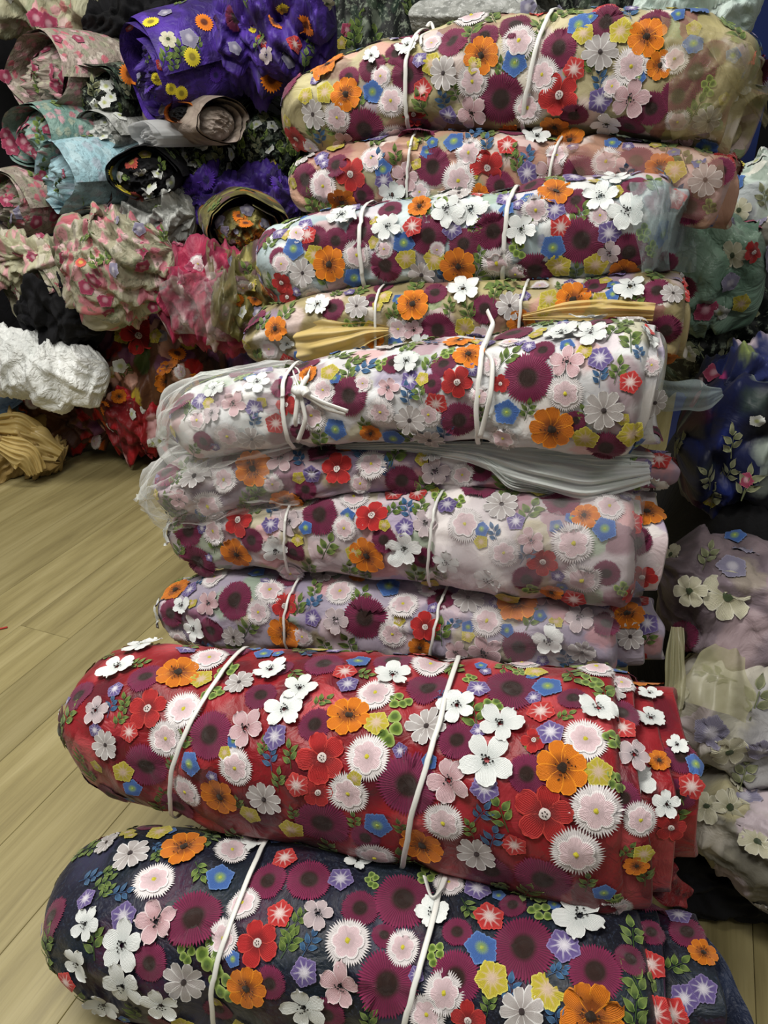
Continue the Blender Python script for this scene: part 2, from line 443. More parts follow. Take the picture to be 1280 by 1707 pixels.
# ------------------------------------------------------------------ bundles of cloth
def smooth(a, k):
    a = np.asarray(a, float)
    for _ in range(k):
        b = a.copy(); b[1:-1] = (a[:-2] + 2 * a[1:-1] + a[2:]) / 4; a = b
    return a
def normals(P, wrap):
    du = np.gradient(P, axis=0)
    if wrap: dt = (np.roll(P, -1, 1) - np.roll(P, 1, 1)) / 2
    else: dt = np.gradient(P, axis=1)
    n = np.cross(du, dt); n /= np.linalg.norm(n, axis=2, keepdims=True) + 1e-9
    return n
class Bundle:
    def __init__(s, name, label, cat, st, zL, zR, mat, group=None, ratio=1.15, n=2.6, seed=1, lump=.02, crease=.010, kc=1.0, ties=(), folds=(), capL=.045, capR=.02,
                 nu=110, nt=84, groove=None, above=(), fine=1, body='cloth_body', flat_min=None, tw=.0034, pinch=.05, tie_sl=.0):
        R = np.random.RandomState(seed); s.name = name
        st = np.array(st, float); xs = st[:, 0]
        t = np.linspace(0, 1, nu); t = .35 * (1 - np.cos(math.pi * t)) / 2 + .65 * t
        x = xs[0] + (xs[-1] - xs[0]) * t
        yt = smooth(np.interp(x, xs, st[:, 1]), 8); yb = smooth(np.interp(x, xs, st[:, 2]), 8)
        z = 1 / (1 / zL + (1 / zR - 1 / zL) * t)
        yc = (yt + yb) / 2
        C = np.array([unp(a, b, c) for a, b, c in zip(x, yc, z)])
        T = np.gradient(C, axis=0); T = np.array([smooth(T[:, i], 12) for i in range(3)]).T
        T /= np.linalg.norm(T, axis=1, keepdims=True)
        U = np.array([0, 0, 1.]) - T * T[:, 2:3]; U /= np.linalg.norm(U, axis=1, keepdims=True)
        Dp = np.cross(T, U)                               # towards the viewer for an axis running right
        th = np.linspace(0, 2 * math.pi, nt, endpoint=False)
        ct, sn = np.cos(th), np.sin(th)
        cx = np.sign(ct) * np.abs(ct) ** (2 / n) * ratio; cy = np.sign(sn) * np.abs(sn) ** (2 / n)
        v = C - CAM; dist = np.linalg.norm(v, axis=1, keepdims=True); v = v / dist
        vD = (v * Dp).sum(1); vU = (v * U).sum(1); nr = np.sqrt(vD ** 2 + vU ** 2)
        wD, wU = -vU / nr, vD / nr
        sup = np.max(np.abs(wD[:, None] * cx[None] + wU[:, None] * cy[None]), axis=1)
        cb = z / dist[:, 0]
        B = (yb - yt) / 2 * z * cb / F / sup
        sarc = np.concatenate([[0], np.cumsum(np.linalg.norm(np.diff(C, axis=0), axis=1))]); Ls = sarc[-1]
        # crumple
        nz = np.zeros((nu, nt)); ss = sarc[:, None]; tt = th[None]
        for _ in range(7):
            m = R.randint(0, 4); k = R.uniform(4, 16)
            nz += lump * R.uniform(.4, 1) * np.sin(k * ss + m * tt + R.uniform(0, 6.3))
        cz = np.zeros((nu, nt))
        for _ in range(9):
            m = R.randint(-4, 5); k = R.uniform(8, 40) * kc
            ph = k * ss + m * tt + R.uniform(0, 6.3) + 1.2 * np.sin(3 * tt + R.uniform(0, 6) + 9 * ss)
            cz += (1 - np.abs(np.sin(ph / 2))) ** 3 * R.uniform(.3, 1) * R.choice([-1, 1, 1])
        for _ in range(fine):
            m = R.randint(-9, 10); k = R.uniform(30, 85)
            cz += .45 * (1 - np.abs(np.sin((k * ss + m * tt + R.uniform(0, 6.3) + 1.6 * np.sin(2 * tt + 13 * ss + R.uniform(0, 6))) / 2))) ** 2.5 * R.choice([-1, 1])
        pin = np.ones(nu); s.tie_i = []
        for tx in ties:
            i0 = int(np.argmin(np.abs(x - tx))); s.tie_i.append(i0)
            pin *= 1 - pinch * np.exp(-((sarc - sarc[i0]) / .022) ** 2)
            w = np.exp(-((sarc - sarc[i0]) / .06) ** 2)[:, None]
            cz += w * .5 * np.sin(14 * tt + R.uniform(0, 6)) * np.abs(np.sin(5 * tt + R.uniform(0, 6)))
        capf = np.ones(nu)
        if capL > 0: q = np.clip(sarc / capL, 0, 1); capf *= np.maximum((1 - (1 - q) ** 2.6) ** (1 / 2.5), .02)
        if capR > 0: q = np.clip((Ls - sarc) / capR, 0, 1); capf *= np.maximum((1 - (1 - q) ** 3) ** (1 / 2.6), .02)
        rad = (1 + nz) * (pin * capf)[:, None]
        if groove is not None:
            g0, gw, gd = groove
            rad *= 1 - gd * np.exp(-((np.angle(np.exp(1j * (tt - g0 - .15 * np.sin(6 * ss))))) / gw) ** 2)
        add = crease * cz * capf[:, None]
        X = cx[None] * B[:, None] * rad + add * ct[None]; Y = cy[None] * B[:, None] * rad + add * sn[None]
        P = C[:, None] + Dp[:, None] * X[..., None] + U[:, None] * Y[..., None]
        if flat_min is not None: P[..., 2] = np.maximum(P[..., 2], flat_min + .002 * np.sin(P[..., 0] * 90))
        for ab in above:                                  # soft cloth: dented by what lies on it
            bt = ab.skin.tree(); q = P.reshape(-1, 3)
            for i in range(len(q)):
                p = Vector(q[i]); a = bt.ray_cast(Vector((p.x, p.y, -1)), Vector((0, 0, 1)))[0]
                if a is None or p.z <= a.z - .001: continue
                b = bt.ray_cast(Vector((p.x, p.y, 3)), Vector((0, 0, -1)))[0]
                if p.z < b.z: q[i, 2] = max(a.z - .001, C[i // nt, 2])
        s.P, s.x, s.C, s.T, s.U, s.Dp, s.B, s.s, s.z, s.th = P, x, C, T, U, Dp, B, sarc, z, th
        s.N = normals(P, True)
        c0 = P.mean((0, 1)); 
        if ((P - C[:, None]) * s.N)[10:-10].sum() < 0: s.N = -s.N
        s.org = np.array([c0[0], c0[1], P[..., 2].min()])
        s.root = root(name, label, cat, s.org, group)
        per = 2 * math.pi * B.mean() * (1 + ratio) / 2
        uv = np.zeros((nu, nt, 2)); uv[..., 0] = ss; uv[..., 1] = np.abs(th[None] - math.pi) / math.pi * per / 2 + seed * 3.1 + (th[None] > math.pi) * .0
        uv[..., 0] += (np.sin(th) > 0)[None] * 1.7 * 0
        s.mat = mat; s.skin = Skin()
        V = P.reshape(-1, 3); fs = grid_faces(nu, nt, True)
        fs.append(tuple(range(nt))); fs.append(tuple((nu - 1) * nt + j for j in range(nt)))
        mesh(body, V, fs, s.root, mat, uv.reshape(-1, 2), None, s.org); s.skin.add(V, fs)
        for kf, fd in enumerate(folds): s.fold(kf, R, seed, *fd)
        for i0 in s.tie_i: s.tie(i0, tw, tie_sl)
    def fold(s, kf, R, seed, ext, sc, dD, dU, mat=None):
        """inner layers of the folded cloth that stick out of the right end"""
        i0 = len(s.x) - 14; nt = 60; nv = 10
        c = s.C[-6]; T, U, Dp, B = s.T[-6], s.U[-6], s.Dp[-6], s.B[-8]
        th = np.linspace(0, 2 * math.pi, nt, endpoint=False)
        n = 3.2; ct, sn = np.cos(th), np.sin(th)
        X = np.sign(ct) * np.abs(ct) ** (2 / n) * B * sc * 1.1; Y = np.sign(sn) * np.abs(sn) ** (2 / n) * B * sc
        wob = .007 * np.sin(th + R.uniform(0, 6)) + .004 * np.sin(3 * th + R.uniform(0, 6))
        P = []
        for a in np.linspace(-.10, ext, nv):
            k = 1 - .03 * max(0, a / max(ext, .01)) ** 2
            q = c + Dp * dD + U * dU + T * a
            P.append(q + Dp * (X * k + wob * .4)[:, None] + U * (Y * k)[:, None] + T * (wob * max(0, a / ext))[:, None])
        P.append(P[-1] * .985 + .015 * P[-1].mean(0) + T * .002)
        cc = P[-1].mean(0)
        for k, back in ((.93, .004), (.86, .02), (.75, .05)):
            P.append(cc + (P[nv] - cc) * k - T * back)
        P = np.array(P); nv = len(P)
        fs = grid_faces(nv, nt, True); fs.append(tuple((nv - 1) * nt + j for j in range(nt)))
        uv = np.zeros((nv, nt, 2)); uv[..., 0] = np.arange(nv)[:, None] * .02 + seed + kf * .7; uv[..., 1] = np.abs(th - math.pi)[None] * B
        mesh('cloth_fold', P.reshape(-1, 3), fs, s.root, mat or s.mat, uv.reshape(-1, 2), None, s.org)
        s.skin.add(P.reshape(-1, 3), fs)
        if not hasattr(s, 'fp'): s.fp = []
        s.fp.append((P[1:11], normals(P, True)[1:11], c + Dp * dD + U * dU))
    def tie(s, i0, tw, sl=.0, mat=None):
        nt = s.P.shape[1]; nr = 8
        N = s.N[i0]; T = s.T[i0]; c = s.C[i0]
        def ringat(ii):
            q = s.P[ii] - s.C[ii]; return np.linalg.norm(q, axis=1)
        rr = np.max([ringat(ii) for ii in range(i0 - 2, i0 + 3)], axis=0); q = s.P[i0] - c; base = c + q * (np.maximum(rr, ringat(i0)) / ringat(i0))[:, None]
        sh = sl * np.sin(s.th) [:, None]
        if sl:
            fi = i0 + sl * np.sin(s.th); a = np.floor(fi).astype(int); w = (fi - a)[:, None]; j = np.arange(nt)
            base = base + (s.P[a, j] * (1 - w) + s.P[a + 1, j] * w) - s.P[i0]
        # convex smoothing keeps the string taut
        for _ in range(14): base = np.maximum(0, 0) + (np.roll(base, 1, 0) + 2 * base + np.roll(base, -1, 0)) / 4
        V = []
        for j in range(nt):
            for k in range(nr):
                a = 2 * math.pi * k / nr
                V.append(base[j] + N[j] * (.0055 + .0013 * math.sin(a)) + T * tw * math.cos(a))
        fs = []
        for j in range(nt):
            for k in range(nr):
                j2, k2 = (j + 1) % nt, (k + 1) % nr
                fs.append((j * nr + k, j2 * nr + k, j2 * nr + k2, j * nr + k2))
        mesh('tie_string', V, fs, s.root, TIE, None, None, s.org)
    def put(s, spec): s.placed = flowers(s.root, s.org, s.skin, spec)
    def more(s, num, kinds='BBPPODWRYbVrGGLC', seed=3, r=None):
        r = r or {'B': .030, 'P': .026, 'W': .027, 'K': .026, 'O': .028, 'D': .025, 'R': .026, 'b': .018, 'Y': .017, 'V': .016, 'r': .017, 'G': .016, 'L': .015, 'C': .018, '*': .02}
        for i, (P, N, c) in enumerate(getattr(s, 'fp', [])):
            if ((P - c) * N).sum() < 0: N = -N
            s.placed = fill(s.root, s.org, s.skin, s.placed, P, N, 9, 'BWPRKrOGDbV', {**r, '*': .018}, seed + i, dens=.55)
        s.placed = fill(s.root, s.org, s.skin, s.placed, s.P, s.N, num, kinds, r, seed, dens=.84)

def strip(name, pts, widths, mat, parent, org, pleats=9, amp=.004, nrm=None, nu=40, nt=36, seed=0, bow=.0, skin=None, flare=None):
    """gathered length of sheer cloth following 3D points"""
    R = np.random.RandomState(seed); pts = np.array(pts, float)
    d = np.concatenate([[0], np.cumsum(np.linalg.norm(np.diff(pts, axis=0), axis=1))]); d /= d[-1]
    t = np.linspace(0, 1, nu)
    P = np.array([smooth(np.interp(t, d, pts[:, i]), 4) for i in range(3)]).T
    Wd = smooth(np.interp(t, np.linspace(0, 1, len(widths)), widths), 3)
    T = np.gradient(P, axis=0); T /= np.linalg.norm(T, axis=1, keepdims=True)
    v = CAM - P if nrm is None else np.tile(np.array(nrm, float), (nu, 1)); v /= np.linalg.norm(v, axis=1, keepdims=True)
    X = np.cross(T, v); X /= np.linalg.norm(X, axis=1, keepdims=True); Nn = np.cross(X, T)
    w = np.linspace(-1, 1, nt); ph = R.uniform(0, 6, 4); comps = [(R.uniform(.6, pleats * 1.6), R.uniform(0, 6), R.uniform(2, 9), R.uniform(-3, 3), R.uniform(.3, .8)) for _ in range(7)]
    G = []
    for i in range(nu):
        a = amp * (.4 + .6 * Wd[i] / Wd.max())
        h = bow * Wd[i] * (1 - w * w)
        for (kk, p0, p1, p2, am) in comps: h = h + a * am * np.sin(kk * (w + .12 * np.sin(p1 * t[i] + p2)) * 3.14 + p0 + p2 * t[i])
        edge = .12 * np.sin(9 * t[i] + ph[3] + 2 * np.sign(w)) * np.abs(w) ** 3
        G.append(P[i] + X[i] * (Wd[i] * (w + edge * w))[:, None] + Nn[i] * h[:, None])
    G = np.array(G); fs = grid_faces(nu, nt, False)
    uv = np.zeros((nu, nt, 2)); uv[..., 0] = t[:, None] * .4; uv[..., 1] = w[None] * .1
    o = mesh(name, G.reshape(-1, 3), fs, parent, mat, uv.reshape(-1, 2), None, org)
    if skin: skin.add(G.reshape(-1, 3), fs)
    return o
def px(pts): return [unp(*p) for p in pts]

def _spr(s, num=85, seed=8):
    fill(s.root, s.org, s.skin, s.placed, s.P, s.N, num, 'GGGGCLVYb', {'G': .019, 'C': .015, 'L': .016, '*': .010}, seed, dens=.56)
Bundle.sprigs = _spr

class Roll:
    """loosely rolled cloth seen towards its end: a spiral sheet with crumpled layers"""
    def __init__(s, name, label, cat, x, y, D, rx, ry, mat, yaw=10, pitch=0, ln=.34, turns=1.7, seed=1, group=None, rough=.105, inner=None, jag=.06, roll=0., nphi=190, nv=22, part='cloth_roll', droop=0., core=True, cmat=None):
        R = np.random.RandomState(seed)
        z = zD(y, D); c = unp(x, y, z); k = z / F
        a, b = rx * k, ry * k
        yw, pt = math.radians(yaw), math.radians(pitch)
        A = np.array([math.sin(yw) * math.cos(pt), math.cos(yw) * math.cos(pt), math.sin(pt)])
        X = np.cross(A, [0, 0, 1]); X /= np.linalg.norm(X); Y = np.cross(X, A)
        if inner is None: inner = max(.2, 1 - .16 * turns) if core else .18
        ph = np.linspace(0, 2 * math.pi * turns, nphi)
        f = 1 - (1 - inner) * (ph / ph[-1]) ** .85
        prm = [(R.randint(1, 6), R.uniform(-14, 14), R.uniform(0, 6.3), R.uniform(.4, 1)) for _ in range(8)]
        prm2 = [(R.randint(3, 8), R.uniform(-30, 30), R.uniform(0, 6.3), R.uniform(.3, 1)) for _ in range(8)]
        edge = jag * .6 * (np.sin(1.3 * ph + R.uniform(0, 6)) + .5 * np.sin(3.1 * ph + R.uniform(0, 6))) * ln
        V = np.zeros((nv, nphi, 3)); uv = np.zeros((nv, nphi, 2))
        for i, q in enumerate(np.linspace(0, 1, nv) ** 1.3):
            w = q * ln
            n = sum(p[3] * np.sin(p[0] * ph + p[1] * w + p[2]) for p in prm) / 5
            n2 = sum(p[3] * (1 - np.abs(np.sin((p[0] * ph + p[1] * w + p[2]) / 2))) ** 1.6 for p in prm2) / 5
            r = f * (1 + rough * n) + rough * 1.2 * n2 * np.minimum(1, f * 2) - .10 * (1 - q) ** 6 * (ph < 6.4)
            lx, ly = a * r * np.cos(ph + roll), b * r * np.sin(ph + roll)
            ly = np.where(ly < 0, ly * .88, ly) - droop * (1 - q) ** 2 * ln
            V[i] = c + X * lx[:, None] + Y * ly[:, None] + A * (w + edge * (1 - q) + (1 - f) * .10 * ln * 0)[:, None]
            uv[i, :, 0] = w; uv[i, :, 1] = ph * (a + b) / 2 * .8 + seed * 1.7
        s.org = np.array([c[0], c[1] + ln * .4, V[..., 2].min()])
        s.root = root(name, label, cat, s.org, group); s.skin = Skin()
        fs = grid_faces(nv, nphi, False)
        mesh(part, V.reshape(-1, 3), fs, s.root, mat, uv.reshape(-1, 2), None, s.org)
        s.skin.add(V.reshape(-1, 3), fs); s.P = V[:, :int(nphi / turns)]; s.N = normals(s.P, False); s.placed = []
        s.core = None
        if core:
            nr, na = 26, 72; m = min(a, b); th = np.linspace(0, 2 * math.pi, na, endpoint=False); G = np.zeros((nr, na, 3)); cu = np.zeros((nr, na, 2))
            pp = [(R.uniform(-16, 16), R.uniform(-16, 16), R.uniform(0, 6), R.uniform(.4, 1)) for _ in range(9)]
            for i, q in enumerate(np.linspace(.02, 1, nr)):
                ox, oy = q * np.cos(th), q * np.sin(th)
                hz = sum(w * (1 - np.abs(np.sin((kx * ox + ky * oy + 1.3 * np.sin(3 * ox + f) + f) / 2))) ** 2.2 for kx, ky, f, w in pp) / 3.2
                G[i] = c + X * (a * inner * .97 * ox)[:, None] + Y * (b * inner * .97 * (oy - .05))[:, None] + A * (.05 * ln + m * (.35 * q * q - .42 * hz * (1.02 - q ** 3)))[:, None]
                cu[i, :, 0] = a * ox + seed; cu[i, :, 1] = b * oy
            cf = grid_faces(nr, na, True) + [tuple(range(na))]
            mesh('cloth_lining', G.reshape(-1, 3), cf, s.root, cmat or mat, cu.reshape(-1, 2), None, s.org)
            s.skin.add(G.reshape(-1, 3), cf); nrm = normals(G, True)
            if (nrm * A).sum() > 0: nrm = -nrm
            s.core = (G, nrm)
        cen = c + A * ln * .5
        if ((s.P - cen) * s.N).sum() < 0: s.N = -s.N
    def put(s, spec): s.placed = flowers(s.root, s.org, s.skin, spec)
    def more(s, num, kinds, r, seed=3):
        s.placed = fill(s.root, s.org, s.skin, s.placed, s.P, s.N, num, kinds, r, seed)
        if s.core: fill(s.root, s.org, s.skin, s.placed, *s.core, num, kinds, r, seed + 1, dens=.7)


# ------------------------------------------------------------------ the setting
WOOD = wood()
def box(name, x0, x1, y0, y1, z0, z1, mat, parent=None, bev=0.0):
    b = bev
    V = [(x0, y0, z0), (x1, y0, z0), (x1, y1, z0), (x0, y1, z0), (x0, y0, z1 - b), (x1, y0, z1 - b), (x1, y1, z1 - b), (x0, y1, z1 - b)]
    fs = [(3, 2, 1, 0), (0, 1, 5, 4), (1, 2, 6, 5), (2, 3, 7, 6), (3, 0, 4, 7)]
    if b:
        V += [(x0 + b, y0 + b, z1), (x1 - b, y0 + b, z1), (x1 - b, y1 - b, z1), (x0 + b, y1 - b, z1)]
        fs += [(4, 5, 9, 8), (5, 6, 10, 9), (6, 7, 11, 10), (7, 4, 8, 11), (8, 9, 10, 11)]
    else: fs.append((4, 5, 6, 7))
    return mesh(name, V, fs, parent, mat, None, None, (0, 0, 0), False)
fl = box('floor', -4, 4, -2, 5, -.06, -.010, plain('floor_underlay', '5c5138', .8)); fl['kind'] = 'structure'
wb = box('wall_back', -4, 4, 4.2, 4.35, -.06, 2.9, plain('painted_wall', '8f8b82', .8)); wb['kind'] = 'structure'
PA = math.radians(21.2); PW, PL = .148, 1.22
pm = None; rows = random.Random(4)
for i in range(-14, 15):
    offs = rows.uniform(0, PL)
    for j in range(-2, 4):
        u0, v0 = i * PW + .03, j * PL + offs - .6
        cxp = u0 * math.cos(PA) + (v0 + PL / 2) * math.sin(PA); cyp = -u0 * math.sin(PA) + (v0 + PL / 2) * math.cos(PA)
        if cyp < -.4 or cyp > 4.1 or abs(cxp) > 2.3: continue
        if pm is None:
            o = box('plank', -PW / 2 + .0004, PW / 2 - .0004, -PL / 2 + .0004, PL / 2 - .0004, -.010, 0, WOOD, fl, .0008); pm = o.data
        else: o = link('plank', pm, fl)
        o.location = (cxp, cyp, 0); o.rotation_euler = (0, 0, -PA)

# ------------------------------------------------------------------ the front stack of embroidered bundles
GR = 'tied bundles of embroidered cloth in the front stack'
PALE = ['7c2148', 'd9c3c8', 'e8e2e0', '8f7aa6', '6a1c3c', 'a9a06a', 'e6e0dc', 'c98a8a', '7d9a74', 'c9b6c0']
def pale(name, a, b, amt=.6, pal=PALE, **k): return fabric(name, a, b, pal, 17, amt, bump=.3, **k)
SPEC = {}
SPEC['navy'] = """D180,1406,42 Y213,1383,26 D218,1424,62 Y267,1390,42 O307,1415,70 B250,1370,40 L262,1412,24 G262,1425,26 P257,1470,66 L150,1465,38 V145,1500,34 G180,1455,32
G175,1490,30 L200,1490,38 V207,1528,44 W145,1540,50 W133,1603,60 W207,1575,72 W207,1640,72 W270,1670,66 K262,1535,66 B323,1530,90 B250,1605,56 D307,1635,66 C350,1595,60 C370,1640,60
C310,1588,36 G332,1452,36 b367,1465,46 P387,1420,58 W430,1405,56 P405,1508,56 P375,1563,56 R430,1572,68 r467,1525,44 B447,1470,62 r475,1432,40 O413,1645,66 B450,1638,52 G480,1560,34
B515,1468,72 V568,1467,42 W597,1438,50 B600,1515,60 K530,1525,54 P580,1570,72 G500,1530,34 G482,1575,42 L515,1575,38 V508,1620,44 K568,1640,68 W508,1675,74 B672,1500,92 P748,1475,50
C620,1470,32 C710,1460,40 W722,1525,60 P672,1580,54 B645,1640,94 C725,1590,38 V795,1483,44 r815,1530,50 G778,1515,36 B762,1555,48 b802,1582,54 B760,1630,76 P740,1655,64 P712,1690,62
Y820,1632,54 R780,1700,56 G815,1675,32 G615,1700,40 B873,1580,98 V940,1578,54 C900,1520,42 W967,1530,84 B992,1620,84 Y912,1652,58 L930,1620,32 L925,1690,38 O986,1690,96 D870,1685,70
B855,1510,44 L850,1655,38 B1085,1555,44 B1145,1555,56 V1172,1650,44 V1140,1665,44 r1120,1690,50 O1172,1590,44 G1125,1612,42 C1085,1640,40 B545,1690,60 B1050,1600,50 B640,1560,40 B365,1680,50"""
SPEC['red'] = """W197,1115,64 W238,1077,66 B243,1130,58 O297,1122,68 Y337,1135,40 V310,1085,34 P350,1100,60 C378,1118,44 C355,1155,40 V193,1150,28 L185,1180,30 G208,1175,28 G200,1200,28 R247,1182,64
r217,1220,32 D178,1240,46 P308,1184,62 P278,1230,58 B245,1275,72 Y207,1285,36 Y164,1275,26 b222,1312,32 b317,1273,40 G286,1275,28 P312,1317,58 G275,1325,28 K162,1185,50 B350,1225,76 W452,1120,62
D400,1140,50 B435,1160,52 W475,1185,64 W500,1150,56 G490,1125,34 K410,1215,62 V460,1228,42 P394,1278,60 O368,1325,66 L452,1265,34 G485,1260,36 G440,1248,30 D442,1330,62 Y418,1355,38 G400,1340,28
G465,1302,34 r495,1308,40 Y487,1380,42 G490,1357,28 B395,1085,50 Y530,1085,38 B540,1108,64 b597,1105,40 r575,1122,40 G605,1125,30 V580,1143,36 W655,1128,60 P627,1158,62 P717,1112,62 B655,1102,64
B715,1150,70 G535,1170,32 B525,1208,56 O581,1195,68 Y628,1206,42 C665,1170,42 C645,1215,60 R537,1262,78 P613,1262,70 D712,1212,64 P582,1320,68 B680,1308,96 B538,1370,92 G592,1370,32 b630,1372,48
G670,1380,32 P625,1425,66 O705,1405,76 R530,1320,50 V797,1150,38 B853,1150,88 W762,1178,60 W835,1210,74 C820,1180,42 B762,1235,60 W812,1268,82 K750,1300,70 V808,1312,46 L803,1355,40 G838,1360,50
P740,1370,66 D795,1420,66 G785,1383,30 r858,1405,42 P993,1107,58 Y893,1123,38 b913,1147,48 r902,1188,46 G940,1195,30 V918,1222,44 W997,1184,70 P975,1234,70 O937,1280,80 Y997,1288,46 C1022,1235,42
C1026,1305,42 B878,1290,62 R908,1355,92 P994,1350,82 P961,1420,84 G979,1472,36 b1006,1485,38 B905,1465,92 C985,1140,42 P1035,1142,46 b1032,1121,28 B1035,1190,60 G885,1243,32 R890,1235,40 B955,1165,50
K1056,1260,60 W1084,1200,54 W1082,1160,40 P1066,1365,56 W1110,1340,44 B1132,1325,52 b1168,1275,36 r1152,1310,42 O1098,1270,36 W1128,1245,36 B1135,1262,52 R1118,1378,50 G1045,1420,34 O1060,1440,40 G1075,1460,40
B300,1340,60 B470,1115,40 B820,1450,70 B610,1395,50 Y1072,1420,36 B1040,1330,50"""
SPEC['b8'] = """B392,1000,62 V318,985,30 L335,970,24 K350,1007,42 P360,965,44 P450,985,48 R475,1010,44 P432,1020,42 O475,1055,56 G415,1048,42 W325,1047,44 B285,1022,44 B352,1050,42 D390,1060,38 b428,957,28 B485,965,44
P568,987,50 D540,958,44 O600,960,36 b648,978,38 P672,1010,50 B608,1030,70 K560,1035,46 L522,1005,28 G525,985,32 V522,1030,28 R708,1045,48 P655,1055,48 P715,985,36 O700,1078,36 G585,1078,42 B735,1000,44 W640,960,36
D780,998,52 O862,1006,62 P812,1035,50 L755,1040,28 G885,1035,32 B865,1078,54 K807,1085,58 W915,1065,54 K965,1030,52 D970,1085,44 W305,1010,34 P505,1060,36 K910,1000,46 B1010,1040,44 D1050,1060,44 K760,1085,40"""
SPEC['b7'] = """B315,885,50 P358,885,46 R398,867,52 B420,900,42 O395,922,52 W460,915,50 V452,875,30 L455,850,30 G430,838,34 K485,870,46 B490,920,40 G360,905,34 B533,858,62 P590,830,50 R620,860,56 V675,880,32 L680,850,30
G657,850,34 r657,825,32 K710,875,46 O613,925,62 W675,912,60 B640,900,42 P575,880,42 B705,932,42 D700,805,44 Y590,920,28 G545,915,42 O775,807,54 P775,875,56 D836,843,56 Y888,820,44 B935,840,62 O975,860,44 P1015,845,50
b1008,882,38 B1060,905,56 P955,905,66 R905,935,50 P970,965,60 B878,965,48 K885,900,42 R1070,960,46 L825,890,28 W815,965,50 O920,985,36 B1010,955,44 P340,850,36 G505,830,30 P410,835,36 D540,815,36 b580,860,26
P840,920,50 W745,935,44 P1040,820,40 V860,870,30 R1050,985,40"""
SPEC['b6'] = """D325,795,56 O422,780,58 K470,765,50 B540,755,52 O588,740,44 P620,775,50 R562,782,52 G660,760,44 B670,800,54 K725,785,50 B800,780,44 P455,805,36 V520,790,30 P375,800,44 K300,830,36 L500,765,28 B510,815,36 P600,805,36
B390,765,40 D720,755,40 P770,790,40 B860,770,50 G430,820,34 W505,737,42 W1086,822,50"""
SPEC['b5'] = """W430,640,44 K390,672,42 B472,645,40 V425,680,30 L425,702,26 R478,675,36 r460,705,34 P380,725,46 D420,730,42 P520,690,50 O515,625,32 Y550,622,32 G580,625,38 P540,650,42 B583,660,62 b560,715,38 G610,710,30 O617,720,34
K648,648,38 W678,605,48 B655,605,40 V685,635,32 L680,660,32 G700,655,32 R762,637,50 r727,672,38 P635,685,46 D683,700,50 O782,592,52 G845,600,42 B740,608,44 P715,690,42 B765,700,58 B880,630,78 W935,560,62 W985,560,58
K945,605,54 V1000,598,40 L1000,628,32 G1030,620,36 r1050,637,36 P943,655,58 D1007,683,64 b845,686,42 O920,713,72 Y976,728,44 Y1052,722,44 G975,692,28 G880,685,32 P840,728,50 B1010,745,62 b1060,748,34 C975,545,34
P800,660,36 B1000,530,44 K355,690,36 P330,700,36 B340,735,36 W360,650,36 B500,720,34 G500,645,28 P605,640,30 B720,640,34 B905,585,40 G910,540,34 P850,575,40 R835,640,30 B960,700,34 P820,610,36 W1078,562,46 D1090,670,46 B1095,720,36 P1085,610,34 L1065,590,26"""
SPEC['b4'] = """O460,548,40 W530,510,46 B555,515,40 D595,512,40 O688,508,52 B725,488,40 W772,485,54 B808,515,46 D850,510,42 Y915,500,34 O955,500,56 B990,480,40 W1050,480,50 B1095,485,46 B730,550,56 P665,548,42 b660,575,28 Y775,545,34 O870,538,46
G600,540,30 O625,565,34 W480,570,30 r480,600,26 b510,598,26 Y640,495,28 G655,525,28 B640,480,34 K690,550,34 G750,515,26 G825,490,30 P900,480,30 G935,480,26 Y1000,500,26 B1110,550,50 O1105,595,50 Y1090,570,32 G560,492,26 P450,580,34 G430,590,30 B620,500,26 D1120,490,36 W700,575,36 P800,560,40 B760,575,34"""
SPEC['b3'] = """V510,378,28 r513,392,30 B525,400,46 b490,415,34 Y525,425,32 O550,440,54 D505,455,42 P595,425,46 b590,462,34 B560,402,42 B603,388,50 W570,362,54 W645,380,46 r688,378,34 b673,405,36 Y677,430,34 B642,443,54 B714,393,62 V754,382,32
Y725,432,36 D703,458,44 O765,443,58 B773,407,50 W745,350,54 W785,352,58 B822,385,60 P828,437,50 L740,458,30 P893,350,48 V925,350,34 r935,378,36 W870,382,48 b922,412,40 C862,415,34 B970,400,72 V1015,388,38 Y932,442,42 B890,450,62
Y992,440,40 O925,322,56 B960,335,44 W1000,330,54 W1045,352,62 W1025,300,46 B1048,420,60 O1040,450,50 B1130,440,42 B1055,313,46 G880,380,30 P495,390,34 R470,470,36 R480,495,34 P470,440,34 P520,490,36 B465,430,34 G540,465,30 B650,350,40 O700,345,40
G790,385,28 P860,455,36 G960,455,30 P1000,360,36 G800,430,28 V790,370,26 K1015,420,40 R455,490,30 P640,415,30 b845,350,26 P730,415,26"""
SPEC['b2'] = """B510,300,50 P540,310,50 R585,290,52 O570,335,50 B603,325,42 b638,282,30 V640,300,30 K677,295,46 W655,325,44 B680,333,46 B722,278,56 P765,300,54 R813,278,54 b757,237,34 P782,255,46 r845,243,32 B833,310,46 L878,265,32 V880,288,34
G862,275,30 K915,285,46 B965,290,54 P1010,270,46 B1060,270,56 O1100,280,46 B1200,285,46 D1175,300,50 G1140,270,40 W895,230,46 O950,235,46 b1020,240,28 Y1125,285,36 P620,265,40 B560,275,40 L630,270,30 G660,265,30 P700,320,36 G520,340,34 O800,325,36
G850,255,26 P930,260,40 K1030,290,44 B1150,345,54 P1100,330,46 D1080,350,40"""
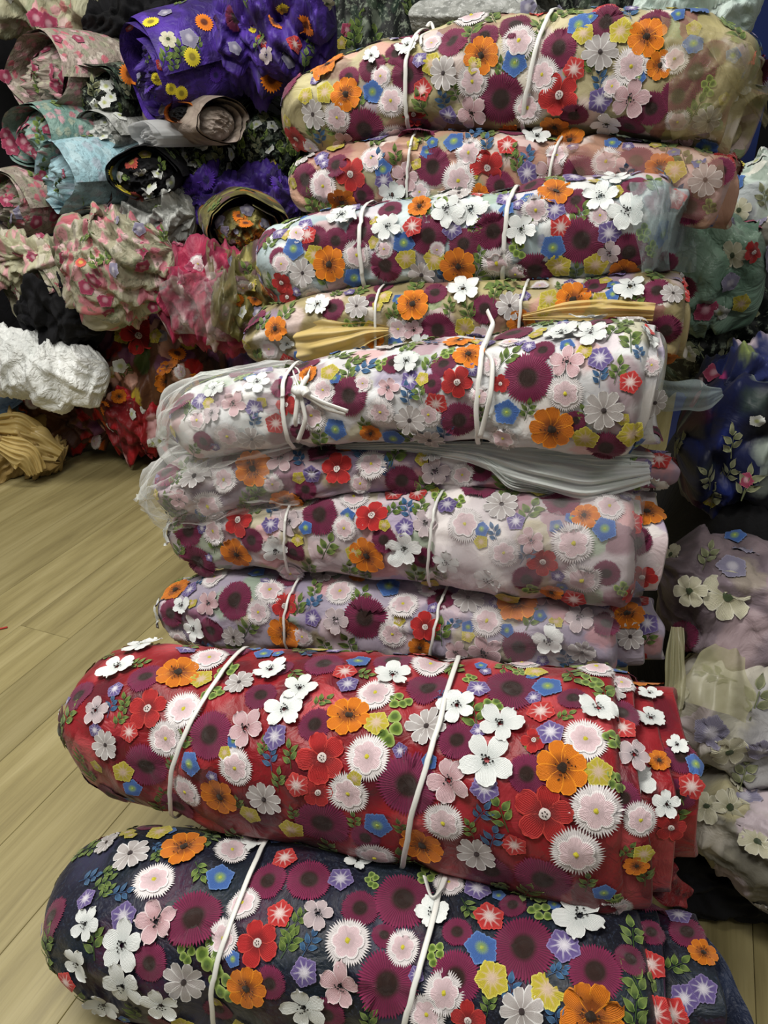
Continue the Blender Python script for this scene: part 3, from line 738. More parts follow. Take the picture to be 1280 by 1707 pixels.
SPEC['b1'] = """D523,190,44 P563,195,46 R495,230,46 r492,250,24 B608,215,66 P655,225,50 O577,157,50 b622,153,34 P652,168,46 B620,112,46 Y543,155,32 B582,130,36 B680,125,54 K575,235,38 L535,230,28 G520,218,26 P635,128,34 W680,80,44 D740,122,48 P788,135,52
Y720,107,34 O803,93,56 b858,105,40 P865,70,56 B835,165,74 B755,70,52 B808,62,46 r705,150,34 L740,168,30 V748,192,30 K787,187,50 B860,42,54 R690,190,40 P880,180,46 B932,80,58 b965,43,38 Y972,58,34 D1000,87,54 r958,115,36 R932,158,62 L1000,135,32
V1000,167,38 P1053,110,56 Y1035,53,38 O1078,62,58 K1050,165,58 W1012,203,54 B957,192,46 B1050,210,50 P905,125,52 B1010,38,54 B1090,40,50 O1100,110,42 b1065,130,24 G1040,130,28 B1085,180,50 O925,210,46 B1160,120,60 G1095,85,28 P1125,100,44 b1155,75,34
B1130,160,54 P1130,200,40 D1180,200,44 G1160,185,40 B1190,90,46 G555,215,26 G600,170,26 G835,115,26 G880,90,24 G760,155,30 G640,100,24 V700,100,26 Y510,160,26 B660,90,36 W620,95,30 G985,110,28 P1020,145,34 P720,75,34 B700,205,36 O850,215,36 Y790,110,26 P520,245,34 G900,60,26"""
RIM = [(.020, .93, -.01, -.004), (.045, .84, -.02, -.008), (.075, .72, -.03, -.012)]
f_navy = fabric('navy_organza', '0b0e18', '13142a', ['2a0f24', '0c1a24', '31314a', '3a1030', '14202a'], 17, .8, .5, 260, '2c3446', r0=.2, r1=.6)
f_red = fabric('red_organza', '6a0a14', '8e141e', ['4a0716', 'b84a50', '40081c', '7a0e18', '9a2a32'], 15, .75, .42, r0=.2, r1=.6, sheen=.4)
B1 = Bundle('fabric_bundle', 'yellow-cream bundle of flower-embroidered cloth, topmost of the front stack', 'fabric bundle',
            [(480, 205, 258), (520, 125, 272), (590, 92, 256), (700, 60, 230), (820, 32, 226), (910, 24, 228), (1040, 20, 230), (1130, 22, 242), (1215, 55, 246), (1240, 80, 240)], 1.33, 1.08, pale('ivory_organza', '8f8664', 'b8ae8a', .55), GR, 1.1, 2.6, 20, .013, .005, 1, (698, 905), [(.02, .9, -.01, -.01), (.04, .75, -.02, -.04)], tie_sl=2.0)
B1.put(SPEC['b1']); B1.more(50); B1.sprigs()
B2 = Bundle('fabric_bundle', 'peach bundle of flower-embroidered cloth, second from the top of the front stack', 'fabric bundle',
            [(486, 285, 355), (520, 262, 360), (600, 240, 357), (700, 222, 345), (860, 222, 350), (1000, 228, 365), (1120, 238, 380), (1205, 250, 390), (1215, 258, 388)], 1.33, 1.12, pale('peach_organza', '96705e', 'b8937e', .5), GR, 1.2, 2.8, 19, .012, .0045, 1, (700, 930), [(.012, .92, -.01, -.003), (.026, .85, -.02, -.006)], tie_sl=1.0, tw=.0022, above=(B1,))
B2.put(SPEC['b2']); B2.more(46); B2.sprigs()
B3 = Bundle('fabric_bundle', 'mint-tinted bundle of flower-embroidered cloth with loose mint tulle at its right end', 'fabric bundle',
            [(440, 420, 515), (480, 372, 527), (560, 352, 502), (650, 335, 484), (760, 322, 480), (870, 308, 480), (1000, 290, 472), (1080, 290, 466), (1115, 300, 460)], 1.3, 1.1, pale('mint_organza', '8a9ca2', 'b4c0c2', .5), GR, 1.15, 2.6, 18, .013, .005, 1, (625, 852), [(.03, .85, -.01, -.004)], tie_sl=1.5, above=(B1, B2,))
B3.put(SPEC['b3']); B3.more(48); B3.sprigs()
B4 = Bundle('fabric_bundle', 'cream bundle of flower-embroidered cloth with mustard tulle spilling from a crease', 'fabric bundle',
            [(410, 562, 604), (450, 520, 612), (530, 485, 612), (650, 470, 605), (860, 463, 595), (1050, 453, 602), (1120, 456, 605), (1140, 460, 602)], 1.3, 1.11, pale('cream_organza', '7a6e4c', 'a0946c', .55), GR, 1.25, 2.6, 17, .013, .005, 1, (645, 872), RIM[:1], groove=(-.1, .18, .12), tie_sl=1.0, tw=.0022, above=(B2, B3,))
B4.put(SPEC['b4']); B4.more(46); B4.sprigs()
B5 = Bundle('fabric_bundle', 'pale bundle of flower-embroidered cloth tied with a knotted bow at the left, mid-stack', 'fabric bundle',
            [(292, 700, 752), (330, 648, 762), (420, 624, 752), (500, 608, 740), (650, 580, 734), (800, 560, 737), (940, 538, 751), (1050, 525, 757), (1078, 532, 756)], 1.18, 1.0, pale('misty_organza', 'b4b2b6', 'd4d8d8', .55), GR, 1.15, 2.7, 16, .011, .004, 1, (497, 805), [(.016, .95, -.008, -.003), (.035, .86, -.02, -.008)], tie_sl=1.0, pinch=.09, above=(B3, B4,))
B5.put(SPEC['b5']); B5.more(48); B5.sprigs()
B6 = Bundle('fabric_bundle', 'thin lilac bundle of flower-embroidered cloth squeezed beneath the bundle tied with a bow', 'fabric bundle',
            [(262, 800, 850), (300, 765, 860), (400, 742, 847), (500, 730, 834), (650, 722, 818), (790, 728, 812), (950, 738, 815), (1060, 745, 815), (1085, 752, 812)], 1.24, 1.05, pale('plum_organza', '7a6678', 'a596a2'), GR, 1.25, 2.6, 15, .012, .006, 1, (), RIM[:2], above=(B4, B5,))
B6.put(SPEC['b6']); B6.more(44); B6.sprigs()
B7 = Bundle('fabric_bundle', 'white-pink bundle of flower-embroidered cloth with a clear veil over its right half', 'fabric bundle',
            [(285, 872, 915), (310, 845, 935), (420, 815, 942), (520, 805, 948), (700, 790, 967), (850, 785, 987), (1000, 795, 1004), (1050, 800, 1004), (1062, 805, 1000)], 1.29, 1.08, pale('blush_organza', 'b0a6aa', 'd0c8cb'), GR, 1.2, 2.6, 14, .013, .005, 1, (500, 735), RIM[:2], tie_sl=1.5, tw=.0022, above=(B5, B6,))
B7.put(SPEC['b7']); B7.more(48); B7.sprigs()
B8 = Bundle('fabric_bundle', 'lilac-grey bundle of flower-embroidered cloth resting behind the top of the big red bundle', 'fabric bundle',
            [(270, 1008, 1050), (300, 965, 1068), (400, 935, 1085), (500, 932, 1092), (640, 940, 1100), (740, 955, 1110), (900, 970, 1122), (1000, 980, 1128), (1030, 985, 1122)], 1.33, 1.12, pale('lilac_organza', '847b90', 'a89fae'), GR, 1.2, 2.6, 13, .013, .005, 1, (505, 738), RIM, tie_sl=1.5, tw=.0022, above=(B6, B7,))
B8.put(SPEC['b8']); B8.more(48); B8.sprigs()
Br = Bundle('fabric_bundle', 'big red bundle of flower-embroidered cloth with two white ties', 'fabric bundle',
            [(147, 1140, 1265), (165, 1085, 1310), (240, 1065, 1335), (330, 1068, 1352), (430, 1078, 1385), (560, 1080, 1412), (720, 1095, 1445), (800, 1098, 1465), (900, 1105, 1490), (1010, 1105, 1512), (1045, 1112, 1508)], 1.16, .95, f_red, GR, 1.05, 2.5, 12, .011, .0045, 1, (350, 720),
            [(.03, .93, -.01, -.006), (.06, .82, -.02, -.014), (.09, .68, -.035, .0)], tie_sl=4.0, above=(B7, B8,))
Br.put(SPEC['red']); Br.more(46); Br.sprigs()
Bn = Bundle('fabric_bundle', 'navy bundle of flower-embroidered cloth lying lowest in the front stack, on the floor', 'fabric bundle',
            [(122, 1470, 1640), (160, 1392, 1672), (230, 1362, 1692), (400, 1370, 1720), (560, 1390, 1745), (720, 1420, 1775), (900, 1460, 1810), (1060, 1490, 1840), (1098, 1500, 1830)], 1.07, .87, f_navy, GR, 1.1, 2.8, 11, .012, .005, 1, (415, 705),
            [(.03, .90, -.015, -.01), (.075, .78, -.03, -.02)], flat_min=.002, tie_sl=3.0, above=(B8, Br,))
Bn.put(SPEC['navy']); Bn.more(46); Bn.sprigs()

ALLF = [Bn, Br, B8, B7, B6, B5, B4, B3, B2, B1]
def on(x, y, lift=.004, bs=ALLF, z=None):
    """point on the front stack's cloth behind a pixel, lifted towards the viewer"""
    best = None
    for b in bs:
        h, n, _, d = b.skin.tree().ray_cast(Vector(CAM), ray(x, y))
        if h is not None and (best is None or d < best[1]): best = (h, d)
    if best is None: return unp(x, y, z) if z else None
    return np.array(best[0] - ray(x, y) * lift)
def veil(name, b, quad, mat, lift=.006, n=26, seed=0, amp=.003, bs=None):
    """sheer cloth laid over a bundle; quad = four photo corners, clockwise from upper left"""
    R = np.random.RandomState(seed); q = np.array(quad, float); bs = bs or [b]
    P = np.zeros((n, n, 3)); ok = np.zeros((n, n), bool); D = np.zeros((n, n)); X = np.zeros((n, n, 2))
    for i in range(n):
        for j in range(n):
            a, c = i / (n - 1), j / (n - 1)
            wob = 6 * math.sin(9 * a + seed) * (c in (0, 1)) + 6 * math.sin(8 * c + seed) * (a in (0, 1))
            x, y = (q[0] * (1 - c) + q[1] * c) * (1 - a) + (q[3] * (1 - c) + q[2] * c) * a + wob * .5
            X[i, j] = x, y; p = on(x, y, lift, bs)
            if p is not None: D[i, j] = depth(p); ok[i, j] = True
    d0 = D[ok].max() if ok.any() else 1.1
    D[~ok] = d0
    for _ in range(5):
        E = D.copy(); E[1:-1] = (D[:-2] + D[1:-1] * 2 + D[2:]) / 4; D = np.minimum(E, D) if True else E
        E = D.copy(); E[:, 1:-1] = (D[:, :-2] + D[:, 1:-1] * 2 + D[:, 2:]) / 4; D = np.minimum(E, D)
    k = [(R.uniform(2, 9), R.uniform(2, 9), R.uniform(0, 6)) for _ in range(5)]
    for i in range(n):
        for j in range(n):
            w = sum((1 - abs(math.sin(a * i / n + c * j / n + f))) ** 4 for a, c, f in k)
            P[i, j] = unp(X[i, j, 0], X[i, j, 1], D[i, j] - amp * w)
    fs = grid_faces(n, n, False)
    return mesh(name, P.reshape(-1, 3), fs, b.root, mat, None, None, b.org)
def tube(name, pts, r, mat, parent, org, n=6, k=24, flat=1.0):
    pts = np.array(pts, float); d = np.concatenate([[0], np.cumsum(np.linalg.norm(np.diff(pts, axis=0), axis=1))]); t = np.linspace(0, d[-1], k)
    P = np.array([smooth(np.interp(t, d, pts[:, i]), 3) for i in range(3)]).T
    T = np.gradient(P, axis=0); T /= np.linalg.norm(T, axis=1, keepdims=True) + 1e-9
    A = np.cross(T, [0.3, 1, .2]); A /= np.linalg.norm(A, axis=1, keepdims=True); B = np.cross(T, A)
    th = np.arange(n) * 2 * math.pi / n
    V = P[:, None] + r * (A[:, None] * np.cos(th)[None, :, None] + flat * B[:, None] * np.sin(th)[None, :, None])
    fs = grid_faces(k, n, True) + [tuple(range(n)), tuple((k - 1) * n + j for j in range(n))]
    return mesh(name, V.reshape(-1, 3), fs, parent, mat, None, None, org)
def hood(name, b, xmax, mat, k=1.1, seed=0, ext=(0, 0, 0), amp=.010):
    """loose sheer sleeve end around the left end of a bundle"""
    R = np.random.RandomState(seed); i1 = int(np.searchsorted(b.x, xmax)); c = b.C[:i1]
    P = b.P[:i1]; n = np.zeros(P.shape[:2]); ss = b.s[:i1, None]; tt = b.th[None]
    for _ in range(8): n += (1 - np.abs(np.sin((R.uniform(5, 30) * ss + R.randint(-5, 6) * tt + R.uniform(0, 6)) / 2))) ** 4 * R.uniform(.3, 1)
    f = np.exp(-ss / .10)
    V = c[:, None] + (P - c[:, None]) * (1.03 + (k - 1) * f)[..., None] + b.N[:i1] * (.004 + amp * n * (.3 + f))[..., None] + np.array(ext) * f[..., None]
    fs = grid_faces(i1, P.shape[1], True)
    return mesh(name, V.reshape(-1, 3), fs, b.root, mat, None, None, b.org)
def pl(pts, b, lift=.006, z=None):
    out = []
    for x, y in pts:
        p = on(x, y, lift, [b] if not isinstance(b, list) else b, z)
        if p is not None: out.append(p)
    return out

# sheer wraps, ribbons and knots of the front stack
t_white = tulle('white_tulle', 'e6eae8', .08, .5); t_gather = tulle('gathered_white_tulle', 'eef3f1', .66, .95, .25); t_veil = tulle('clear_veil', 'e0dcde', .13, .45)
t_mint = tulle('mint_tulle', 'b9cacc', .22, .6); t_peach = tulle('peach_tulle', 'cfa894', .24, .6); t_yel = tulle('yellow_tulle', 'c8bf92', .26, .65)
t_gold = tulle('mustard_tulle', 'd2ba7a', .70, .97, .2); t_ivory = tulle('ivory_tulle', 'c4c19c', .5, .85)
hood('tulle_hood', B5, 500, t_white, 1.16, 3, (-.006, 0, 0)); hood('tulle_hood', B6, 510, t_white, 1.28, 5, (-.012, 0, -.006), .012)
veil('tulle_veil', B7, [(760, 850), (1075, 815), (1075, 998), (728, 968)], t_veil, .008, 30, 2)
veil('tulle_veil', B7, [(930, 850), (960, 880), (800, 985), (728, 965)], t_veil, .012, 24, 9)
veil('tulle_veil', B1, [(1105, 30), (1225, 62), (1262, 190), (1120, 238)], t_yel, .010, 30, 4, .006)
veil('tulle_veil', B1, [(1140, 25), (1250, 70), (1285, 150), (1275, 215)], t_yel, .012, 24, 6, .006)
veil('tulle_veil', B2, [(930, 238), (1205, 252), (1205, 380), (990, 330)], t_peach, .008, 26, 5)
veil('tulle_veil', B3, [(1045, 300), (1150, 308), (1160, 450), (1070, 462)], t_mint, .014, 28, 7, .010)
veil('tulle_veil', B3, [(1085, 296), (1135, 320), (1168, 400), (1110, 440)], t_mint, .022, 24, 8, .010)
veil('tulle_veil', B8, [(770, 985), (1020, 1000), (1020, 1110), (745, 1095)], t_veil, .008, 24, 12)
SB = [B5, B6, B7]
strip('gathered_tulle', pl([(560, 745), (680, 742), (790, 752), (880, 778), (980, 800), (1082, 786)], SB, .012), [.004, .007, .012, .026, .030, .014], t_gather, B6.root, B6.org, 5, .003, seed=3, nu=60, bow=.3)
strip('gathered_tulle', pl([(800, 745), (900, 752), (1000, 762), (1088, 765)], SB, .016), [.006, .012, .016, .010], t_gather, B6.root, B6.org, 6, .0022, seed=4, bow=.3)
strip('gathered_tulle', pl([(800, 758), (850, 800), (920, 815)], SB, .014), [.006, .012, .010], t_gather, B6.root, B6.org, 6, .003, seed=14, bow=.3)
strip('mustard_tulle', pl([(648, 552), (610, 556), (560, 568), (500, 582)], B4, .010), [.006, .022, .036, .036], t_gold, B4.root, B4.org, 3, .006, seed=5, bow=.35)
strip('mustard_tulle', pl([(872, 528), (940, 520), (1020, 516), (1090, 522)], [B4, B5], .008), [.004, .012, .016, .012], t_gold, B4.root, B4.org, 3, .004, seed=6, bow=.3)
strip('tulle_sleeve', px([(1085, 655, 1.0), (1130, 660, 1.01), (1175, 662, 1.02), (1200, 655, 1.03)]), [.018, .021, .02, .008], t_mint, B5.root, B5.org, 2, .0014, seed=7, bow=.6)
K = lambda pts, lift=.012: pl(pts, B5, lift)
for pts in ([(500, 648), (512, 628), (520, 612)], [(500, 650), (490, 625), (488, 612), (498, 616), (505, 645)], [(500, 652), (540, 672), (580, 686)], [(502, 655), (545, 682), (576, 690)], [(497, 655), (492, 700), (496, 738)], [(500, 655), (510, 700), (497, 735)]):
    tube('ribbon_end', K(pts), .0034, TIE, B5.root, B5.org, flat=.4)
tube('tie_knot', K([(490, 648), (498, 654), (507, 650), (512, 658)], .014), .007, TIE, B5.root, B5.org)
tube('ribbon_end', K([(806, 580), (815, 560)], .012) + px([(822, 540, 1.0), (812, 518, 1.02)]), .0036, TIE, B5.root, B5.org, flat=.4)
tube('ribbon_end', K([(800, 580), (822, 600), (818, 660), (800, 730)], .012), .0034, TIE, B5.root, B5.org, flat=.4)
tube('ribbon_end', pl([(708, 1462), (716, 1490)], Bn, .012) + pl([(722, 1500), (735, 1480), (742, 1462)], Bn, .014), .004, TIE, Bn.root, Bn.org, flat=.4)
tube('ribbon_end', pl([(702, 75), (700, 62)], B1, .01) + px([(724, 52, 1.2), (718, 36, 1.21), (712, 44, 1.2)]), .003, TIE, B1.root, B1.org, flat=.4)
f_lin = fabric('navy_lining', '141c33', '1c2740', None, rough=.5)
strip('lining_flap', px([(1150, 1560, .90), (1185, 1620, .87), (1205, 1690, .85), (1215, 1790, .84)]), [.012, .024, .03, .035], f_lin, Bn.root, Bn.org, 1, .004, seed=8, bow=.1)
strip('lining_flap', px([(1085, 1440, .95), (1110, 1475, .94), (1148, 1500, .95)]), [.025, .02, .012], f_red, Br.root, Br.org, 1, .003, seed=9)

# ------------------------------------------------------------------ right-hand pile
CR = ['d8d2c0', 'b9b4a4', '9a9488', 'c4b4c0', 'd6cfc4', '8f8f9c', 'b0a880']
rc = {'c': .028, 'u': .024, 'w': .02, 't': .022, '*': .02}
def side(name, label, st, zL, zR, mat, spec='', more=0, kinds='cut', r=rc, **kw):
    kw.setdefault('n', 2.5); kw.setdefault('lump', .03); kw.setdefault('crease', .012)
    b = Bundle(name, label, 'fabric bundle' if 'cloth' not in name else 'cloth', st, zL, zR, mat, capL=kw.pop('capL', .05), nu=110, nt=90, fine=8, **kw)
    b.put(spec) if spec else setattr(b, 'placed', [])
    if more: b.more(more, kinds, 5, r)
    return b
f_grey = fabric('grey_sheer', '6d6a60', '8f8b80', CR, 15, .7); f_crm = fabric('cream_lilac_sheer', 'a5a294', 'c0bcb2', CR, 13, .6)
f_mauve = fabric('mauve_sheer', '5f5358', '847680', ['8a7a80', '463a40', 'a08c90', '6a5a60', '9a9080'], 15, .7); f_blue = fabric('royal_blue_cloth', '04060f', '0a1440', ['0a0e20', '8f9a90', '0c2068', '4a1030', '0a1030', '2c3a34'], 17, .8, r0=.15, r1=.5, wr=14)
f_green = fabric('green_film', '5a7a68', '86a08e', ['4a6a58', '9ab0a0', 'a07a70', '6a8a76'], 13, .5, .25, bump=.8); f_mintw = fabric('mint_white_cloth', 'a9bdb8', 'cfdcd6', None, bump=.8)
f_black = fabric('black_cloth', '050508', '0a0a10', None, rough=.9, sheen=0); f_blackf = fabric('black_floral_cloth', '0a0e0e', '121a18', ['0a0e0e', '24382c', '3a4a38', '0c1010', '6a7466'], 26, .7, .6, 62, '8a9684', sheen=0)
R1 = side('fabric_bundle', 'grey sheer bundle with cream flowers, lowest of the right-hand pile', [(1135, 1300, 1370), (1180, 1290, 1410), (1280, 1305, 1480), (1420, 1340, 1560)], 1.14, 1.08, f_grey, 'c1262,1405,56 c1178,1345,52 c1215,1345,56 u1240,1330,50 D1268,1520,44 c1225,1300,40', 14, seed=31)
R2 = side('fabric_bundle', 'pale cream and lilac sheer bundle beside the big red bundle', [(1118, 1140, 1230), (1160, 1095, 1275), (1280, 1110, 1310), (1420, 1130, 1350)], 1.18, 1.10, f_crm, 'u1185,1220,56 c1215,1252,64 t1195,1130,50 t1260,1170,60 u1270,1250,50 t1240,1292,50', 14, seed=32, above=())
R3 = side('fabric_bundle', 'mauve-grey sheer bundle with a cream poppy, right of the lilac-grey bundle', [(1095, 905, 970), (1130, 870, 1040), (1200, 880, 1090), (1280, 915, 1140), (1420, 960, 1200)], 1.24, 1.16, f_mauve, 'c1210,995,76 c1150,985,52 u1220,945,46 t1180,930,40 B1140,1060,50 c1120,925,40 b1225,878,34', 12, seed=33)
R4 = side('fabric_bundle', 'dark royal-blue bundle with dull leaves, right of the mid-stack', [(1125, 660, 800), (1160, 600, 865), (1280, 575, 890), (1420, 565, 900)], 1.34, 1.26, f_blue, 't1220,740,44 t1215,790,40 t1245,810,50 t1180,800,40 t1190,830,46 Y1185,832,26 w1262,700,24 m1245,800,26', 10, 'tm', seed=34, crease=.02)
R4b = side('rolled_cloth', 'twisted blue and pink striped cloth lying on top of the royal-blue bundle', [(1175, 650, 690), (1215, 605, 690), (1280, 580, 680), (1400, 560, 670)], 1.24, 1.2, fabric('pink_streaked_cloth', '10183a', '26306a', ['c83a80', '0c1230', '8a9a50', '10205a', 'd8c8d0'], 30, .9, r0=.2, r1=.5), '', 0, seed=35, crease=.02, kc=2)
R5 = side('fabric_bundle', 'bundle in greenish clear film with pale flowers behind the front stack', [(1090, 360, 520), (1130, 330, 555), (1200, 335, 555), (1250, 360, 545), (1275, 400, 500)], 1.42, 1.36, f_green, 'c1222,425,44 m1175,515,40 R1255,420,34 Y1235,505,30 u1215,470,34 w1200,520,30', 8, 'cumt', seed=36)
R6 = side('fabric_bundle', 'white-mint floral bundle at the right edge beneath the topmost bundle', [(1195, 270, 340), (1235, 245, 415), (1300, 250, 425), (1420, 255, 430)], 1.5, 1.45, fabric('white_mint_floral', '9fb0a8', 'c9d4cc', CR + ['5f7060', '7a8a74'], 24, .6), 'Y1228,275,30 b1230,305,26 c1232,350,36 w1262,270,30', 8, 'cwt', seed=37)
R6b = side('fabric_bundle', 'small grey floral bundle between white-mint bundle and dark heap at right edge', [(1240, 360, 400), (1262, 345, 450), (1330, 350, 470), (1420, 350, 480)], 1.44, 1.4, f_grey, 'u1262,365,30 R1262,400,24', 6, seed=39)
R7 = side('cloth_heap', 'black cloth heap with thin vines above the royal-blue bundle', [(1090, 500, 660), (1150, 470, 670), (1250, 460, 670), (1420, 450, 690)], 1.55, 1.5, f_blackf, 't1160,580,50 t1200,600,50 w1150,590,30 t1130,520,50 t1250,520,60', 6, 't', seed=38, crease=.02)
R8 = side('cloth_heap', 'white-mint draped cloth behind the topmost bundle', [(1050, 5, 60), (1120, -25, 70), (1200, -40, 75), (1258, -10, 80)], 1.62, 1.55, f_mintw, '', 0, seed=40, crease=.022, kc=1.6)
R9 = side('cloth_heap', 'added black filler standing in for the shaded gap under the right-hand pile', [(1105, 1395, 1500), (1160, 1385, 1520), (1300, 1400, 1536), (1440, 1410, 1545)], 1.2, 1.19, f_black, '', 0, seed=41, flat_min=.002)  # black form added in place of the shadowed floor gap below the pile
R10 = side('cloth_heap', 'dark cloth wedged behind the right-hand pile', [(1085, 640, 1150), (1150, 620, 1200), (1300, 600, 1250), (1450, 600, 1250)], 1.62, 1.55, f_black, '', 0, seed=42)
strip('tulle_scrap', px([(1215, 1085, 1.08), (1200, 1130, 1.05), (1185, 1185, 1.04)]), [.02, .042, .05], t_ivory, R2.root, R2.org, 2, .004, seed=11, bow=.3)
strip('tulle_scrap', px([(1128, 1045, 1.05), (1126, 1120, 1.03), (1118, 1200, 1.02)]), [.008, .014, .012], t_ivory, B8.root, B8.org, 3, .003, seed=12)
pmat = plain('blue_paint', '16285e', .4)
p0 = unp(1246, 100, 2.0); p1 = unp(1290, 100, 2.0)
post = root('upright_post', 'dark blue upright post behind the topmost bundle', 'post', (p0[0] + .03, p0[1], 0))
def pbox(nm, x0, x1, y0, y1, z0, z1, org, par, mat): return mesh(nm, np.array([(x, y, z) for z in (z0, z1) for (x, y) in ((x0, y0), (x1, y0), (x1, y1), (x0, y1))]), [(3, 2, 1, 0), (4, 5, 6, 7), (0, 1, 5, 4), (1, 2, 6, 5), (2, 3, 7, 6), (3, 0, 4, 7)], par, mat, None, None, org, False)
po = (p0[0] + .03, p0[1], 0)
pbox('post_shaft', p0[0], p1[0], p0[1], p0[1] + .07, 0.012, 2.3, po, post, pmat); pbox('foot_plate', p0[0] - .03, p1[0] + .03, p0[1] - .03, p0[1] + .10, 0, .012, po, post, pmat)

# ------------------------------------------------------------------ heap of rolls against the back wall
DB = .28
GB = 'crumpled fabric rolls heaped at the back'
GP = ['c23a62', 'd88aa0', 'a9a890', '8a8f78', 'c8c0b4', 'e0b8c0', '7a8468']
m_gp = fabric('grey_pink_floral', '85796f', 'a89d92', GP, 42, .6, fine=75, finecol='6a5f58', bump=.8)
m_gg = fabric('grey_green_floral', '86826c', 'a5a08a', GP + ['b84470'], 40, .65, fine=62, finecol='5c604c', bump=.8)
m_tl = fabric('teal_floral', '5f7f78', '86a098', GP[:3] + ['6f8f88', '86a098'], 40, .5, fine=70, finecol='4f6a64', bump=.8)
m_bl = fabric('sky_blue_floral', '86acb8', 'a6c6d0', ['86acb8', 'b0c0c4', '6a7a80', 'a090a0'], 30, .4, fine=75, finecol='6a8088', bump=.7)
m_pu = fabric('violet_cloth', '2c1764', '4b2c94', ['2a1458', '1a0c34', '5a3aa8', '3c2080'], 20, .7, bump=.9)
m_gy = fabric('grey_lace', '8a8c88', 'b0b2ae', ['6a6c68', 'c0c2c0', '9a9c98'], 30, .6, fine=62, finecol='d0d2d0', bump=.9)
m_br = fabric('sheer_taupe', '76695e', '9a8c84', ['a09488', '5f5248', 'b0a49c'], 18, .5, bump=1.0, wr=18)
m_ma = fabric('maroon_floral', '2a0c10', '431418', ['5a2a2c', '1c080a', '8a7a74'], 34, .7, fine=75, finecol='9a8a84')
m_ol = fabric('olive_cloth', '4f4a24', '77703e', ['35301a', '8f8850', 'b06a1c', '5c3a50', 'a8a060'], 26, .7, bump=.9)
m_cr = fabric('crimson_floral', '6a1230', '96304e', ['b89a9c', '8a1438', '5a0c26', 'c8b8b6', 'a02448'], 22, .8, bump=.8)
m_wh = fabric('white_fleece', 'cdd0ce', 'eceeec', None, bump=1.0, wr=60, rough=.9)
m_rf = fabric('red_orange_floral', '3c1a12', '5c3a20', ['b01414', 'c8601a', 'b8a030', '3a4a20', '6a3a5a', 'c89a8a', '8a0c10', '2a1410'], 17, .9, r0=.35, r1=.5)
m_rd = fabric('deep_red_floral', '5a0810', '8a0f18', ['3a060c', 'a81420', 'c8a0a0', '6a0a10'], 22, .8)
m_gn = fabric('pale_green_floral', '97957a', 'b5b296', GP, 34, .6, bump=.9)
m_sb = fabric('blue_film', '5a7a98', 'a8c0d0', None, rough=.2, bump=1.0)
rs = {'m': .020, 'w': .02, 't': .03, 'y': .028, 'o': .03, 'G': .028, 'c': .024, 'u': .022, 'k': .024, 'C': .03, 'P': .03, 'R': .034, 'O': .032, 'Y': .02, '*': .024}
def roll(name, label, x, y, D, rx, ry, mat, spec='', more=0, kinds='mG', **kw):
    r = Roll(name, label, 'fabric roll', x, y, D + DB, rx, ry, mat, group=GB, **kw)
    if spec: r.placed = flowers(r.root, r.org, r.skin, spec, .92)
    if more: r.more(more, kinds, rs, kw.get('seed', 1))
    return r
def heap(name, label, st, D, mat, spec='', more=0, kinds='mG', D2=None, cat='fabric heap', **kw):
    st = [list(a) for a in st]; ym = lambda a: (a[1] + a[2]) / 2
    kw.setdefault('lump', .05); kw.setdefault('crease', .028); kw.setdefault('ratio', .85); kw.setdefault('n', 2.3)
    b = Bundle(name, label, cat, st, zD(ym(st[0]), D + DB), zD(ym(st[-1]), (D2 or D) + DB), mat, GB, capL=.10, capR=.10, nu=120, nt=110, fine=8, **kw)
    b.placed = flowers(b.root, b.org, b.skin, spec, .92) if spec else []
    if more: b.more(more, kinds, kw.get('seed', 1), rs)
    return b
heap('fabric_heap', 'pale green and pink floral cloth draped at the top left corner', [(-80, -80, 62), (60, -90, 58), (200, -90, 62), (370, -100, 45)], 2.75, m_gn, 'm80,40,40 m60,30,34 m150,45,30 m290,15,40', 14, 'mGw', seed=51)
heap('fabric_heap', 'black cloth bulging behind the left violet roll', [(140, 20, 80), (220, -10, 100), (330, -10, 100), (430, 10, 90)], 2.6, f_black, '', seed=52)
heap('fabric_heap', 'black floral cloth with lime leaves behind the left end of the topmost bundle', [(500, -60, 640), (600, -70, 660), (720, -70, 680), (900, -70, 680), (1080, -60, 640)], 2.75, f_blackf, 'G590,65,46 G600,45,40 m578,50,26 G625,70,40 Y570,72,24 G680,15,36 w700,40,30 G730,8,30', 10, 'Gtw', seed=53, ratio=.25, lump=.02)
roll('fabric_roll', 'grey floral roll end peeping over the top of the topmost bundle', 905, 25, 2.1, 75, 32, m_gy, 'u880,12,34 u930,15,30', 0, seed=54, yaw=-60)
roll('fabric_roll', 'grey-pink rose-print roll at the left edge, opening towards us', 62, 130, 2.42, 92, 78, m_gp, 'm8,135,26 m130,65,24 m108,150,30 m85,120,30 m95,65,20', 12, 'mmG', seed=55, yaw=38, ln=.55)
roll('fabric_roll', 'black and green leafy roll between grey-pink roll and violet roll', 155, 165, 2.36, 62, 62, f_blackf, 'k140,130,22 w150,120,22 w160,175,24', 14, 'tGw', seed=56, yaw=15)
roll('fabric_roll', 'violet roll with orange and yellow flowers, its mouth hanging open', 245, 128, 2.25, 84, 92, m_pu, 'o215,132,38 y252,38,34 o340,38,36 c280,66,34 u315,64,38 y320,95,34 y302,155,26 y262,132,24 G300,88,34 G275,95,34 G330,75,30 r215,45,20 y285,148,22 G290,110,30 r268,108,22', 8, 'Gue', seed=57, yaw=52, pitch=14, turns=2.2, rough=.09)
roll('fabric_roll', 'brown-centred orange-edged roll tucked under the violet mouth', 300, 190, 2.2, 34, 20, fabric('orange_edge', 'b85a10', 'd87a18', ['5a2008', 'd87a18'], 26, .7), '', 0, seed=58, yaw=5, ln=.2, cmat=f_black)
